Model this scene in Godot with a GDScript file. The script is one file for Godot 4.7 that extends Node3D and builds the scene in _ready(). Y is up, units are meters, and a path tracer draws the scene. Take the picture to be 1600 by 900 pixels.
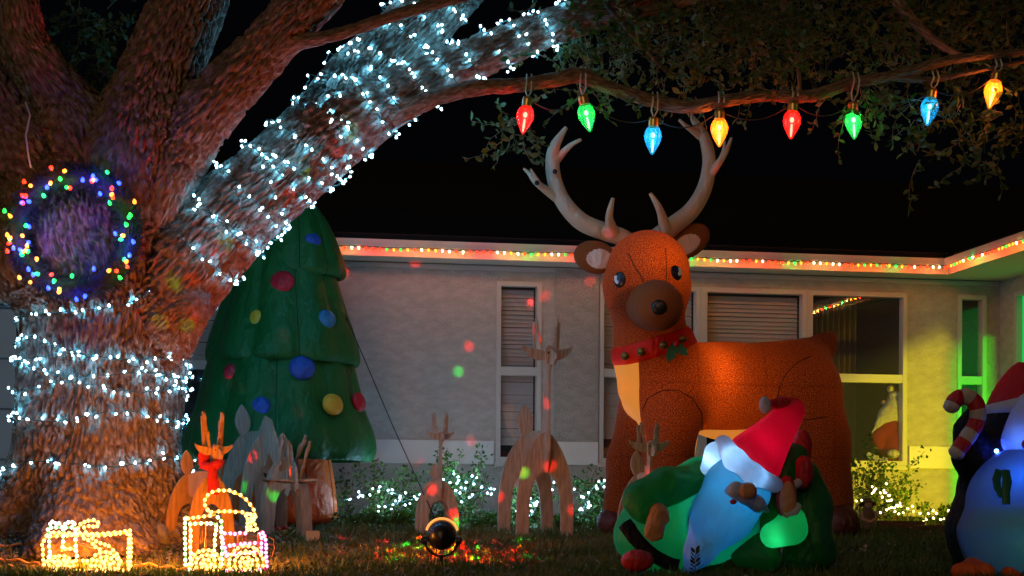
extends Node3D

const F := 2400.0        # focal length in pixels of the 1600 x 900 photograph
const EYE := 0.52        # eye height of the camera above the front lawn
const HORIZON := 780.0
var view := Transform3D(Basis(Vector3(0, 0, 1), 0.006), Vector3(0, EYE, 0))
var rng := RandomNumberGenerator.new()
var used := {}
var M := {}


# ---------------------------------------------------------------- setting out
func at(px: float, py: float, d: float) -> Vector3:
	return view * Vector3((px - 800.0) / F * d, (HORIZON - py) / F * d, -d)


func ground_y(x: float, z: float) -> float:
	var d := clampf(-z, 6.0, 16.6)
	var y := 0.053 * (d - 10.0)
	var q := Vector2(x + 3.45, z + 11.95)
	y += 0.3 * exp(-q.length_squared() / (2.0 * 0.62 * 0.62))
	y += 0.012 * sin(x * 2.3 + 1.0) * sin(z * 1.9) + 0.006 * sin(x * 6.1 + z * 4.3)
	return y


func on_ground(px: float, d: float) -> Vector3:
	var p := at(px, HORIZON, d)
	p.y = ground_y(p.x, p.z)
	return p


# ---------------------------------------------------------------- meshes
class Geo:
	var v := PackedVector3Array()
	var uv := PackedVector2Array()
	var ix := PackedInt32Array()
	var seam := PackedInt32Array()

	func tri(a: int, b: int, c: int) -> void:
		ix.append(a); ix.append(b); ix.append(c)

	# rows of points; e(column) x e(row) points outwards; wrap joins the last column to the first
	func grid(rows: Array, wrap := true, urep := 1.0, vs := PackedFloat32Array()) -> void:
		var n: int = rows.size()
		var m: int = rows[0].size()
		var cols := m + 1 if wrap else m
		var base := v.size()
		for i in n:
			var r: PackedVector3Array = rows[i]
			for j in cols:
				v.append(r[j % m])
				uv.append(Vector2(float(j) / float(cols - 1) * urep, vs[i] if vs.size() > i else float(i) / maxf(1.0, n - 1)))
			if wrap:
				seam.append(base + i * cols); seam.append(base + i * cols + m)
		for i in n - 1:
			for j in cols - 1:
				var a := base + i * cols + j
				var c := a + cols
				tri(a, c, a + 1)
				tri(a + 1, c, c + 1)

	func cap(ring: PackedVector3Array, end: bool) -> void:
		var c := Vector3.ZERO
		for p in ring:
			c += p
		c /= ring.size()
		var base := v.size()
		v.append(c); uv.append(Vector2(0.5, 0.5))
		for j in ring.size():
			v.append(ring[j])
			uv.append(Vector2(0.5 + 0.5 * cos(TAU * j / ring.size()), 0.5 + 0.5 * sin(TAU * j / ring.size())))
		for j in ring.size():
			var p := base + 1 + j
			var q := base + 1 + (j + 1) % ring.size()
			if end:
				tri(base, q, p)
			else:
				tri(base, p, q)

	static func ring(c: Vector3, n: Vector3, b: Vector3, rn: float, rb: float, sides: int) -> PackedVector3Array:
		var r := PackedVector3Array()
		for j in sides:
			var t := TAU * j / sides
			r.append(c + n * (cos(t) * rn) + b * (sin(t) * rb))
		return r

	func tube(path: PackedVector3Array, radii: PackedFloat32Array, sides := 8, caps := true, flat := 1.0, up := Vector3.ZERO) -> void:
		var rows := []
		var n := Vector3.ZERO
		for i in path.size():
			var t := (path[mini(i + 1, path.size() - 1)] - path[maxi(i - 1, 0)]).normalized()
			if n == Vector3.ZERO:
				var s := up if up != Vector3.ZERO else (Vector3.UP if absf(t.y) < 0.9 else Vector3.RIGHT)
				n = (s - t * s.dot(t)).normalized()
			n = (n - t * n.dot(t)).normalized()
			var r := radii[mini(i, radii.size() - 1)]
			rows.append(ring(path[i], n, t.cross(n), r * flat, r, sides))
		grid(rows)
		if caps:
			cap(rows[0], false)
			cap(rows[-1], true)

	func ball(xf: Transform3D, nu := 16, nv := 10) -> void:
		var rows := []
		for i in nv + 1:
			var a := PI * (float(i) / nv - 0.5)
			a = clampf(a, -PI / 2 + 0.02, PI / 2 - 0.02)
			var r := PackedVector3Array()
			for j in nu:
				var t := TAU * j / nu
				r.append(xf * Vector3(cos(t) * cos(a), sin(a), -sin(t) * cos(a)))
			rows.append(r)
		grid(rows)

	# profile of Vector2(radius, height), bottom to top
	func lathe(profile: Array, xf: Transform3D, sides := 24, lobes := 0, depth := 0.0) -> void:
		var rows := []
		for p in profile:
			var r := PackedVector3Array()
			for j in sides:
				var t := TAU * j / sides
				var q: float = p.x * (1.0 - depth + depth * absf(cos(lobes * 0.5 * t)) if lobes else 1.0)
				r.append(xf * Vector3(cos(t) * q, p.y, -sin(t) * q))
			rows.append(r)
		grid(rows)

	func box(size: Vector3, xf: Transform3D) -> void:
		var h := size / 2.0
		for f in [[Vector3(1, 0, 0), Vector3(0, 1, 0)], [Vector3(-1, 0, 0), Vector3(0, 1, 0)], [Vector3(0, 1, 0), Vector3(0, 0, 1)], [Vector3(0, -1, 0), Vector3(0, 0, 1)], [Vector3(0, 0, 1), Vector3(0, 1, 0)], [Vector3(0, 0, -1), Vector3(0, 1, 0)]]:
			var n: Vector3 = f[0]
			var u: Vector3 = f[1]
			var w: Vector3 = u.cross(n)
			var base := v.size()
			for s in [[-1, -1], [1, -1], [1, 1], [-1, 1]]:
				v.append(xf * ((n + w * s[0] + u * s[1]) * h))
				uv.append(Vector2((w * h).length() * s[0], (u * h).length() * s[1]))
			tri(base, base + 2, base + 1)
			tri(base, base + 3, base + 2)

	func bx(a: Vector3, b: Vector3) -> void:
		box((b - a).abs(), Transform3D(Basis(), (a + b) / 2.0))

	# polygon in the local x-y plane, thick along local z
	func plate(poly: PackedVector2Array, thick: float, xf: Transform3D) -> void:
		if not Geometry2D.is_polygon_clockwise(poly):
			poly = poly.duplicate()
			poly.reverse()
		var t := Geometry2D.triangulate_polygon(poly)
		for side in [1.0, -1.0]:
			var base := v.size()
			for p in poly:
				v.append(xf * Vector3(p.x, p.y, side * thick / 2)); uv.append(p)
			for k in range(0, t.size(), 3):
				var a := poly[t[k]]
				var ccw := (poly[t[k + 1]] - a).cross(poly[t[k + 2]] - a) > 0.0
				if ccw == (side > 0.0):
					tri(base + t[k], base + t[k + 2], base + t[k + 1])
				else:
					tri(base + t[k], base + t[k + 1], base + t[k + 2])
		for k in poly.size():
			var p := poly[k]
			var q := poly[(k + 1) % poly.size()]
			var base := v.size()
			for c in [Vector3(p.x, p.y, thick / 2), Vector3(q.x, q.y, thick / 2), Vector3(q.x, q.y, -thick / 2), Vector3(p.x, p.y, -thick / 2)]:
				v.append(xf * c); uv.append(Vector2(c.x + c.z, c.y))
			tri(base, base + 1, base + 2)
			tri(base, base + 2, base + 3)

	func done() -> ArrayMesh:
		var n := PackedVector3Array()
		n.resize(v.size())
		for k in range(0, ix.size(), 3):
			var a := ix[k]
			var b := ix[k + 1]
			var c := ix[k + 2]
			var f := (v[c] - v[a]).cross(v[b] - v[a])
			n[a] += f; n[b] += f; n[c] += f
		for k in range(0, seam.size(), 2):
			var s := n[seam[k]] + n[seam[k + 1]]
			n[seam[k]] = s; n[seam[k + 1]] = s
		for k in n.size():
			n[k] = n[k].normalized() if n[k].length_squared() > 0.0 else Vector3.UP
		var arr := []
		arr.resize(Mesh.ARRAY_MAX)
		arr[Mesh.ARRAY_VERTEX] = v
		arr[Mesh.ARRAY_NORMAL] = n
		arr[Mesh.ARRAY_TEX_UV] = uv
		arr[Mesh.ARRAY_INDEX] = ix
		var mesh := ArrayMesh.new()
		mesh.add_surface_from_arrays(Mesh.PRIMITIVE_TRIANGLES, arr)
		return mesh


# A soft body: tapered capsules joined by a smooth minimum, meshed as surface nets.
class Body:
	var a := PackedVector3Array()
	var ab := PackedVector3Array()
	var il := PackedFloat32Array()
	var ra := PackedFloat32Array()
	var dr := PackedFloat32Array()
	var k := 0.06

	func bone(p: Vector3, q: Vector3, r: float, s: float) -> void:
		a.append(p); ab.append(q - p)
		il.append(1.0 / maxf(1e-6, (q - p).length_squared()))
		ra.append(r); dr.append(s - r)

	func chain(pts: Array, radii: Array) -> void:
		for i in pts.size() - 1:
			bone(pts[i], pts[i + 1], radii[i], radii[i + 1])

	func field(p: Vector3) -> float:
		var d := 1e6
		for i in a.size():
			var pa := p - a[i]
			var h := clampf(pa.dot(ab[i]) * il[i], 0.0, 1.0)
			var q := (pa - ab[i] * h).length() - ra[i] - dr[i] * h
			if q - d > k:
				continue
			if d - q > k:
				d = q
				continue
			var t := 0.5 + 0.5 * (q - d) / k
			d = q + (d - q) * t - k * t * (1.0 - t)
		return d

	func cast(from: Vector3, dir: Vector3) -> Vector3:
		var p := from
		for i in 90:
			var d := field(p)
			if d < 0.0015:
				break
			p += dir * (d * 0.85)
		return p

	func normal(p: Vector3) -> Vector3:
		var e := 0.006
		return Vector3(field(p + Vector3(e, 0, 0)) - field(p - Vector3(e, 0, 0)), field(p + Vector3(0, e, 0)) - field(p - Vector3(0, e, 0)), field(p + Vector3(0, 0, e)) - field(p - Vector3(0, 0, e))).normalized()

	func mesh(cell: float) -> ArrayMesh:
		var lo := Vector3.INF
		var hi := -Vector3.INF
		for i in a.size():
			var r := Vector3.ONE * (maxf(ra[i], ra[i] + dr[i]) + k * 0.3 + cell * 2)
			lo = lo.min(a[i] - r).min(a[i] + ab[i] - r)
			hi = hi.max(a[i] + r).max(a[i] + ab[i] + r)
		var bn := Vector3i(((hi - lo) / (cell * 4)).ceil())
		var nx := bn.x * 4 + 1
		var ny := bn.y * 4 + 1
		var nz := bn.z * 4 + 1
		var val := PackedFloat32Array()
		val.resize(nx * ny * nz)
		val.fill(1e9)
		var vid := PackedInt32Array()
		vid.resize(nx * ny * nz)
		vid.fill(-1)
		var act := []
		for bx_ in bn.x:
			for by in bn.y:
				for bz in bn.z:
					if absf(field(lo + Vector3(bx_ + 0.5, by + 0.5, bz + 0.5) * cell * 4)) < cell * 4.6:
						act.append(Vector3i(bx_, by, bz) * 4)
						for i in 5:
							for j in 5:
								for l in 5:
									var id: int = (bx_ * 4 + i) + nx * ((by * 4 + j) + ny * (bz * 4 + l))
									if val[id] > 1e8:
										val[id] = field(lo + Vector3(bx_ * 4 + i, by * 4 + j, bz * 4 + l) * cell)
		var g := Geo.new()
		var step := [1, nx, nx * ny]
		var off := PackedInt32Array([0, 1, nx, nx + 1, nx * ny, nx * ny + 1, nx * ny + nx, nx * ny + nx + 1])
		var edges := [[0, 1], [2, 3], [4, 5], [6, 7], [0, 2], [1, 3], [4, 6], [5, 7], [0, 4], [1, 5], [2, 6], [3, 7]]
		var cells := PackedInt32Array()
		for b in act:
			for i in 4:
				for j in 4:
					for l in 4:
						var id: int = (b.x + i) + nx * ((b.y + j) + ny * (b.z + l))
						var neg := 0
						for c in 8:
							if val[id + off[c]] < 0.0:
								neg += 1
						if neg == 0 or neg == 8:
							continue
						var s := Vector3.ZERO
						var n := 0
						for e in edges:
							var va := val[id + off[e[0]]]
							var vb := val[id + off[e[1]]]
							if (va < 0.0) != (vb < 0.0):
								var t := va / (va - vb)
								var pa := Vector3(e[0] & 1, (e[0] >> 1) & 1, e[0] >> 2)
								var pb := Vector3(e[1] & 1, (e[1] >> 1) & 1, e[1] >> 2)
								s += pa.lerp(pb, t)
								n += 1
						vid[id] = g.v.size()
						cells.append(id)
						g.v.append(lo + (Vector3(b.x + i, b.y + j, b.z + l) + s / n) * cell)
		for id in cells:
			for ax in 3:
				var u: int = step[(ax + 1) % 3]
				var w: int = step[(ax + 2) % 3]
				var ins := val[id] < 0.0
				if ins == (val[id + step[ax]] < 0.0) or id - u - w < 0:
					continue
				var q0 := vid[id]
				var q1 := vid[id - u]
				var q2 := vid[id - u - w]
				var q3 := vid[id - w]
				if q1 < 0 or q2 < 0 or q3 < 0:
					continue
				if ins:
					g.tri(q0, q2, q1); g.tri(q0, q3, q2)
				else:
					g.tri(q0, q1, q2); g.tri(q0, q2, q3)
		for p in g.v:
			g.uv.append(Vector2(p.x + p.z * 0.7, p.y))
		return g.done()


# ---------------------------------------------------------------- nodes
func unique(called: String, parent: Node) -> String:
	var key := str(parent.get_instance_id()) + "/" + called
	var n: int = used.get(key, 0)
	used[key] = n + 1
	return called if n == 0 else "%s_%03d" % [called, n]


func tag(o: Node, label: String, category: String, group := "", kind := "") -> void:
	o.set_meta("label", label)
	if category:
		o.set_meta("category", category)
	if group:
		o.set_meta("group", group)
	if kind:
		o.set_meta("kind", kind)


func thing(called: String, label: String, category: String, pos := Vector3.ZERO, group := "") -> Node3D:
	var o := Node3D.new()
	o.name = unique(called, self)
	o.position = pos
	add_child(o, true)
	tag(o, label, category, group)
	return o


# a mesh part whose points are given in the axes of its parent
func part(called: String, mesh: Mesh, material: Material, parent: Node3D, pos := Vector3.ZERO) -> MeshInstance3D:
	var o := MeshInstance3D.new()
	o.name = unique(called, parent)
	o.mesh = mesh
	o.material_override = material
	o.position = pos
	parent.add_child(o, true)
	return o


# a mesh part whose points are given in the world's axes, under an unturned top-level thing
func wpart(called: String, g: Geo, material: Material, parent: Node3D) -> MeshInstance3D:
	return part(called, g.done(), material, parent, -parent.position if parent.get_parent() == self else Vector3.ZERO)


func omni(parent: Node3D, pos: Vector3, color: Color, energy: float, size := 0.01) -> void:
	var l := OmniLight3D.new()
	l.name = unique("lamp_light", parent)
	l.position = pos
	l.light_color = color
	l.light_energy = energy
	l.light_size = size
	l.omni_range = 40.0
	l.omni_attenuation = 2.0
	l.shadow_enabled = true
	parent.add_child(l, true)


func spot(parent: Node3D, pos: Vector3, target: Vector3, color: Color, energy: float, angle: float, soft := 0.2, size := 0.01) -> void:
	var l := SpotLight3D.new()
	l.name = unique("beam_light", parent)
	l.light_color = color
	l.light_energy = energy
	l.light_size = size
	l.spot_range = 40.0
	l.spot_attenuation = 2.0
	l.spot_angle = angle
	l.spot_angle_attenuation = soft
	l.shadow_enabled = true
	var dir := (target - pos).normalized()
	l.transform = Transform3D(Basis.looking_at(dir, Vector3.UP if absf(dir.y) < 0.95 else Vector3.RIGHT), pos)
	parent.add_child(l, true)


# ---------------------------------------------------------------- materials
func lin(r: float, g: float, b: float) -> Color:
	return Color(r, g, b).linear_to_srgb()


func mat(r: float, g: float, b: float, rough := 0.8) -> StandardMaterial3D:
	var m := StandardMaterial3D.new()
	m.albedo_color = lin(r, g, b)
	m.roughness = rough
	m.metallic_specular = 0.4
	return m


func glow(r: float, g: float, b: float, energy: float) -> StandardMaterial3D:
	var m := mat(r * 0.6, g * 0.6, b * 0.6, 0.3)
	m.emission_enabled = true
	m.emission = lin(r, g, b)
	m.emission_energy_multiplier = energy
	return m


func noise_tex(freq: float, type: int, size: int, ramp: Gradient = null, oct := 3, noise_seed := 1, ret := -1) -> NoiseTexture2D:
	var n := FastNoiseLite.new()
	n.seed = noise_seed
	n.noise_type = type
	n.frequency = freq
	n.fractal_octaves = oct
	if ret >= 0:
		n.cellular_return_type = ret
	var t := NoiseTexture2D.new()
	t.width = size
	t.height = size
	t.seamless = true
	t.noise = n
	if ramp:
		t.color_ramp = ramp
	return t


func ramp(stops: Array) -> Gradient:
	var g := Gradient.new()
	g.offsets = PackedFloat32Array(stops.map(func(s): return s[0]))
	g.colors = PackedColorArray(stops.map(func(s): return s[1]))
	return g


func relief(m: StandardMaterial3D, t: Texture2D, cm: float, scale := Vector3.ZERO) -> StandardMaterial3D:
	m.heightmap_enabled = true
	m.heightmap_texture = t
	m.heightmap_scale = cm
	if scale != Vector3.ZERO:
		m.uv1_triplanar = true
		m.uv1_scale = scale
	return m


# thin fabric that lets the lamp inside shine through
func fabric(r: float, g: float, b: float, through: float, tint := Color(1, 1, 1)) -> StandardMaterial3D:
	var m := mat(r, g, b, 0.55)
	relief(m, M.wrinkle, 3.0, Vector3(1.3, 0.9, 1.3))
	if through > 0.0:
		m.backlight_enabled = true
		m.backlight = Color(tint.r * through, tint.g * through, tint.b * through).linear_to_srgb()
	return m


func make_materials() -> void:
	M.wrinkle = noise_tex(0.012, FastNoiseLite.TYPE_SIMPLEX_SMOOTH, 512, null, 4, 5)
	# bark: plates parted by dark furrows
	var cell := FastNoiseLite.new()
	cell.noise_type = FastNoiseLite.TYPE_CELLULAR
	cell.frequency = 0.028
	cell.seed = 4
	cell.fractal_type = FastNoiseLite.FRACTAL_FBM
	cell.fractal_octaves = 3
	cell.cellular_return_type = FastNoiseLite.RETURN_DISTANCE2_SUB
	cell.domain_warp_enabled = true
	cell.domain_warp_amplitude = 9.0
	cell.domain_warp_frequency = 0.03
	var bt := NoiseTexture2D.new()
	bt.width = 512
	bt.height = 512
	bt.seamless = true
	bt.noise = cell
	M.bark_height = bt
	var bark := mat(1, 1, 1, 0.95)
	bark.albedo_texture = noise_tex(0.02, FastNoiseLite.TYPE_SIMPLEX, 512, ramp([[0.0, lin(0.075, 0.044, 0.028)], [0.5, lin(0.16, 0.104, 0.072)], [1.0, lin(0.26, 0.19, 0.145)]]), 5, 8)
	bark.metallic_specular = 0.2
	relief(bark, bt, 1.3)
	M.bark = bark
	var bk := bark.duplicate()
	bk.uv1_triplanar = true
	bk.uv1_scale = Vector3(1.6, 1.2, 1.6)
	bk.heightmap_scale = 3.0
	M.bark_knob = bk
	M.cutwood = mat(0.42, 0.36, 0.28, 0.85)
	relief(M.cutwood, noise_tex(0.03, FastNoiseLite.TYPE_SIMPLEX, 256, null, 3, 12), 0.6, Vector3(6, 6, 6))
	# walls
	var st := mat(1, 1, 1, 0.9)
	st.albedo_texture = noise_tex(0.008, FastNoiseLite.TYPE_SIMPLEX, 512, ramp([[0.0, lin(0.40, 0.37, 0.325)], [1.0, lin(0.52, 0.485, 0.43)]]), 4, 21)
	relief(st, noise_tex(0.022, FastNoiseLite.TYPE_SIMPLEX, 1024, ramp([[0.0, Color(0, 0, 0)], [0.42, Color(0.1, 0.1, 0.1)], [0.5, Color(0.75, 0.75, 0.75)], [1.0, Color(1, 1, 1)]]), 4, 3), 0.45, Vector3(1.1, 2.2, 1.1))
	M.stucco = st
	var st2 := st.duplicate()
	st2.heightmap_scale = 1.5
	M.stucco_rough = st2
	M.trim = mat(0.50, 0.48, 0.44, 0.5)
	M.band = mat(0.66, 0.64, 0.60, 0.6)
	relief(M.band, noise_tex(0.02, FastNoiseLite.TYPE_SIMPLEX, 256, null, 4, 33), 0.3, Vector3(2, 2, 2))
	M.soffit = mat(0.6, 0.57, 0.5, 0.8)
	M.roof = mat(0.016, 0.014, 0.014, 1.0)
	M.roof.metallic_specular = 0.1
	M.blind = mat(0.42, 0.40, 0.37, 0.5)
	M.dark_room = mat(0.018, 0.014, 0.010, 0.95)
	var pane := StandardMaterial3D.new()
	pane.albedo_color = Color(0.9, 0.95, 0.95, 0.012)
	pane.transparency = BaseMaterial3D.TRANSPARENCY_ALPHA
	pane.roughness = 0.03
	M.pane = pane
	M.garage = mat(0.30, 0.31, 0.31, 0.5)
	# ground
	var gr := mat(1, 1, 1, 1.0)
	gr.albedo_texture = noise_tex(0.015, FastNoiseLite.TYPE_SIMPLEX, 1024, ramp([[0.0, lin(0.03, 0.022, 0.014)], [0.5, lin(0.055, 0.045, 0.024)], [1.0, lin(0.10, 0.075, 0.042)]]), 5, 41)
	relief(gr, noise_tex(0.03, FastNoiseLite.TYPE_SIMPLEX, 512, null, 5, 42), 4.0, Vector3(0.9, 0.9, 0.9))
	gr.uv1_world_triplanar = true
	M.ground = gr
	for nm in ["leaf", "grass", "litter", "shrub_leaf", "needle"]:
		var m := mat(1, 1, 1, 0.6 if nm != "litter" else 0.9)
		m.vertex_color_use_as_albedo = true
		m.metallic_specular = 0.35
		if nm != "litter":
			m.backlight_enabled = true
			m.backlight = lin(0.25, 0.45, 0.08)
		M[nm] = m
	# inflatables
	var plush := mat(1, 1, 1, 0.95)
	plush.albedo_texture = noise_tex(0.11, FastNoiseLite.TYPE_SIMPLEX, 512, ramp([[0.36, lin(0.085, 0.014, 0.003)], [0.52, lin(0.15, 0.029, 0.007)], [0.60, lin(0.25, 0.062, 0.014)], [0.74, lin(0.62, 0.22, 0.06)]]), 2, 51)
	plush.uv1_triplanar = true
	plush.uv1_scale = Vector3(1.6, 1.6, 1.6)
	plush.backlight_enabled = true
	plush.backlight = lin(0.9, 0.8, 0.6)
	plush.rim_enabled = true
	plush.rim = 0.15
	plush.rim_tint = 0.8
	M.plush = plush
	var dark := mat(1, 1, 1, 0.95)
	dark.albedo_texture = noise_tex(0.09, FastNoiseLite.TYPE_SIMPLEX, 512, ramp([[0.25, lin(0.14, 0.042, 0.010)], [0.75, lin(0.27, 0.088, 0.022)]]), 3, 52)
	dark.uv1_triplanar = true
	dark.uv1_scale = Vector3(2.5, 2.5, 2.5)
	dark.backlight_enabled = true
	dark.backlight = lin(0.35, 0.3, 0.22)
	dark.rim_enabled = true
	dark.rim = 0.1
	dark.rim_tint = 1.0
	M.plush_dark = dark
	M.antler = fabric(0.46, 0.38, 0.27, 0.5, Color(1.0, 0.78, 0.5))
	M.cream_glow = fabric(0.42, 0.18, 0.035, 0.8, Color(1.0, 0.62, 0.2))
	M.cream_glow.emission_enabled = true  # emission stands in for lamp light showing through the cloth
	M.cream_glow.emission = lin(1.0, 0.38, 0.055)
	M.cream_glow.emission_energy_multiplier = 0.75
	M.ear_inner = fabric(0.55, 0.42, 0.36, 0.0)
	M.hoof = fabric(0.045, 0.012, 0.010, 0.0)
	M.black = mat(0.008, 0.008, 0.009, 0.35)
	M.seam = mat(0.035, 0.010, 0.006, 0.9)
	M.seam_green = mat(0.003, 0.03, 0.008, 0.9)
	M.collar = fabric(0.75, 0.03, 0.02, 0.9, Color(1, 0.09, 0.05))
	M.bell = mat(0.20, 0.15, 0.035, 0.45)
	M.bell.metallic = 0.5
	M.holly = mat(0.01, 0.10, 0.05, 0.5)
	M.green_fab = fabric(0.008, 0.115, 0.034, 0.75, Color(0.05, 0.9, 0.35))
	M.green_tree = fabric(0.005, 0.092, 0.016, 0.15, Color(0.05, 0.9, 0.35))
	M.orange_fab = fabric(0.62, 0.10, 0.012, 0.15, Color(1, 0.3, 0.05))
	M.red_fab = fabric(0.46, 0.010, 0.022, 0.75, Color(1, 0.02, 0.14))
	M.white_fab = fabric(0.52, 0.54, 0.58, 0.85, Color(0.75, 0.88, 1.0))
	M.beard = fabric(0.30, 0.36, 0.44, 0.9, Color(0.16, 0.62, 1.0))
	M.skin_fab = fabric(0.50, 0.22, 0.11, 0.25, Color(1, 0.5, 0.3))
	M.gray_fab = fabric(0.36, 0.36, 0.42, 0.4, Color(0.6, 0.75, 1.0))
	M.black_fab = fabric(0.007, 0.007, 0.010, 0.0)
	M.black_fab.metallic_specular = 0.2
	M.belly = fabric(0.17, 0.19, 0.22, 0.85, Color(0.45, 0.7, 1.0))
	M.orn_red = fabric(0.36, 0.012, 0.022, 0.0)
	M.orn_blue = fabric(0.015, 0.06, 0.30, 0.0)
	M.orn_cyan = fabric(0.02, 0.15, 0.30, 0.0)
	M.orn_yellow = fabric(0.50, 0.30, 0.02, 0.0)
	M.cane_white = fabric(0.40, 0.33, 0.32, 0.0)
	M.added_light_flap = mat(0.02, 0.02, 0.022, 0.6)
	M.eye_white = mat(0.5, 0.62, 0.72, 0.4)
	M.eye_blue = mat(0.006, 0.014, 0.05, 0.3)
	# plywood
	for w in [["wood_tan", 0.34, 0.262, 0.20], ["wood_brown", 0.36, 0.17, 0.06], ["wood_gray", 0.235, 0.19, 0.14], ["wood_pale", 0.34, 0.27, 0.21]]:
		var m := mat(1, 1, 1, 0.75)
		var c := Color(w[1], w[2], w[3])
		m.albedo_texture = noise_tex(0.02, FastNoiseLite.TYPE_SIMPLEX, 256, ramp([[0.2, lin(c.r * 0.78, c.g * 0.78, c.b * 0.78)], [0.8, lin(c.r * 1.15, c.g * 1.15, c.b * 1.15)]]), 4, 61)
		m.uv1_scale = Vector3(5.0, 0.7, 1)
		M[w[0]] = m
	M.scarf = mat(0.42, 0.012, 0.018, 0.95)
	relief(M.scarf, noise_tex(0.09, FastNoiseLite.TYPE_SIMPLEX, 256, null, 2, 71), 1.0, Vector3(3, 3, 3))
	# fittings
	M.wire = mat(0.012, 0.035, 0.02, 0.6)
	M.wire_black = mat(0.012, 0.012, 0.014, 0.6)
	M.cord = mat(0.50, 0.20, 0.05, 0.6)
	M.cord_white = mat(0.45, 0.42, 0.38, 0.6)
	M.brass = mat(0.55, 0.32, 0.10, 0.3)
	M.brass.metallic = 0.8
	M.plastic = mat(0.012, 0.012, 0.015, 0.3)
	M.iron = mat(0.30, 0.11, 0.03, 0.5)
	M.stone = mat(0.22, 0.16, 0.10, 0.95)
	relief(M.stone, noise_tex(0.03, FastNoiseLite.TYPE_SIMPLEX, 256, null, 5, 81), 3.0, Vector3(2, 2, 2))
	M.timber = mat(0.10, 0.055, 0.04, 0.9)
	relief(M.timber, noise_tex(0.03, FastNoiseLite.TYPE_SIMPLEX, 256, null, 5, 82), 1.0, Vector3(0.6, 3, 3))
	M.statue = mat(0.09, 0.065, 0.05, 0.8)
	M.statue_pale = mat(0.30, 0.20, 0.15, 0.8)
	M.stem = mat(0.10, 0.075, 0.045, 0.9)
	M.white_bulb = glow(0.62, 0.88, 1.0, 5.0)
	M.warm_bulb = glow(1.0, 0.64, 0.20, 3.0)
	M.warm_white = glow(1.0, 0.84, 0.42, 4.5)
	M.pale_bulb = glow(1.0, 0.85, 0.75, 3.2)
	M.flower_leaf = mat(0.14, 0.16, 0.03, 0.6)
	M.weed_leaf = mat(0.015, 0.022, 0.010, 0.7)
	M.amber_rope = glow(1.0, 0.36, 0.03, 0.9)
	M.green_rope = glow(0.10, 0.75, 0.22, 0.45)
	M.magenta_rope = glow(1.0, 0.05, 0.40, 0.55)
	M.green_bulb_pale = glow(0.55, 1.0, 0.62, 3.2)
	M.magenta_bulb = glow(1.0, 0.35, 0.75, 3.2)
	M.c_red = glow(1.0, 0.045, 0.012, 2.6)
	M.c_green = glow(0.03, 1.0, 0.14, 1.3)
	M.c_blue = glow(0.035, 0.09, 1.0, 3.0)
	M.c_orange = glow(1.0, 0.36, 0.03, 2.4)
	M.c_warm = glow(1.0, 0.78, 0.48, 3.5)

func _ready() -> void:
	rng.seed = 7
	set_camera_and_light()
	make_materials()
	build_ground()
	build_house()
	build_oak()
	build_inflatable_tree()
	build_reindeer()
	build_gnome()
	build_penguin()
	build_plywood_deer()
	build_shrubs()
	build_tree_lights()
	build_wreath()
	build_hanging_bulbs()
	build_train()
	build_projector()
	build_small_things()


func set_camera_and_light() -> void:
	var cam := Camera3D.new()
	cam.name = "camera"
	cam.transform = view
	var near := 0.1
	cam.set_frustum(near * 900.0 / F, Vector2(0, near * (HORIZON - 450.0) / F), near, 200.0)
	add_child(cam)
	cam.current = true
	var env := Environment.new()
	env.background_mode = Environment.BG_SKY
	var sky := Sky.new()
	var pm := ProceduralSkyMaterial.new()
	pm.sky_top_color = lin(0.0007, 0.0009, 0.0014)
	pm.sky_horizon_color = lin(0.0010, 0.0009, 0.0011)
	pm.ground_bottom_color = lin(0.001, 0.001, 0.001)
	pm.ground_horizon_color = lin(0.0010, 0.0009, 0.0011)
	pm.sun_angle_max = 1.0
	sky.sky_material = pm
	env.sky = sky
	env.background_energy_multiplier = 1.0
	env.tonemap_mode = Environment.TONE_MAPPER_LINEAR
	env.tonemap_exposure = 1.0
	env.sdfgi_enabled = true
	env.ssao_enabled = true
	env.ssil_enabled = true
	var we := WorldEnvironment.new()
	we.name = "world_environment"
	we.environment = env
	add_child(we)
	# the faint, broad light of the sky over the street behind the camera
	var sun := DirectionalLight3D.new()
	sun.name = "night_light"
	sun.light_color = Color(1.0, 0.87, 0.68)
	sun.light_energy = 0.12
	sun.light_angular_distance = 30.0
	sun.sky_mode = DirectionalLight3D.SKY_MODE_LIGHT_ONLY
	sun.shadow_enabled = true
	sun.rotation_degrees = Vector3(-20, -14, 0)
	add_child(sun)


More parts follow.
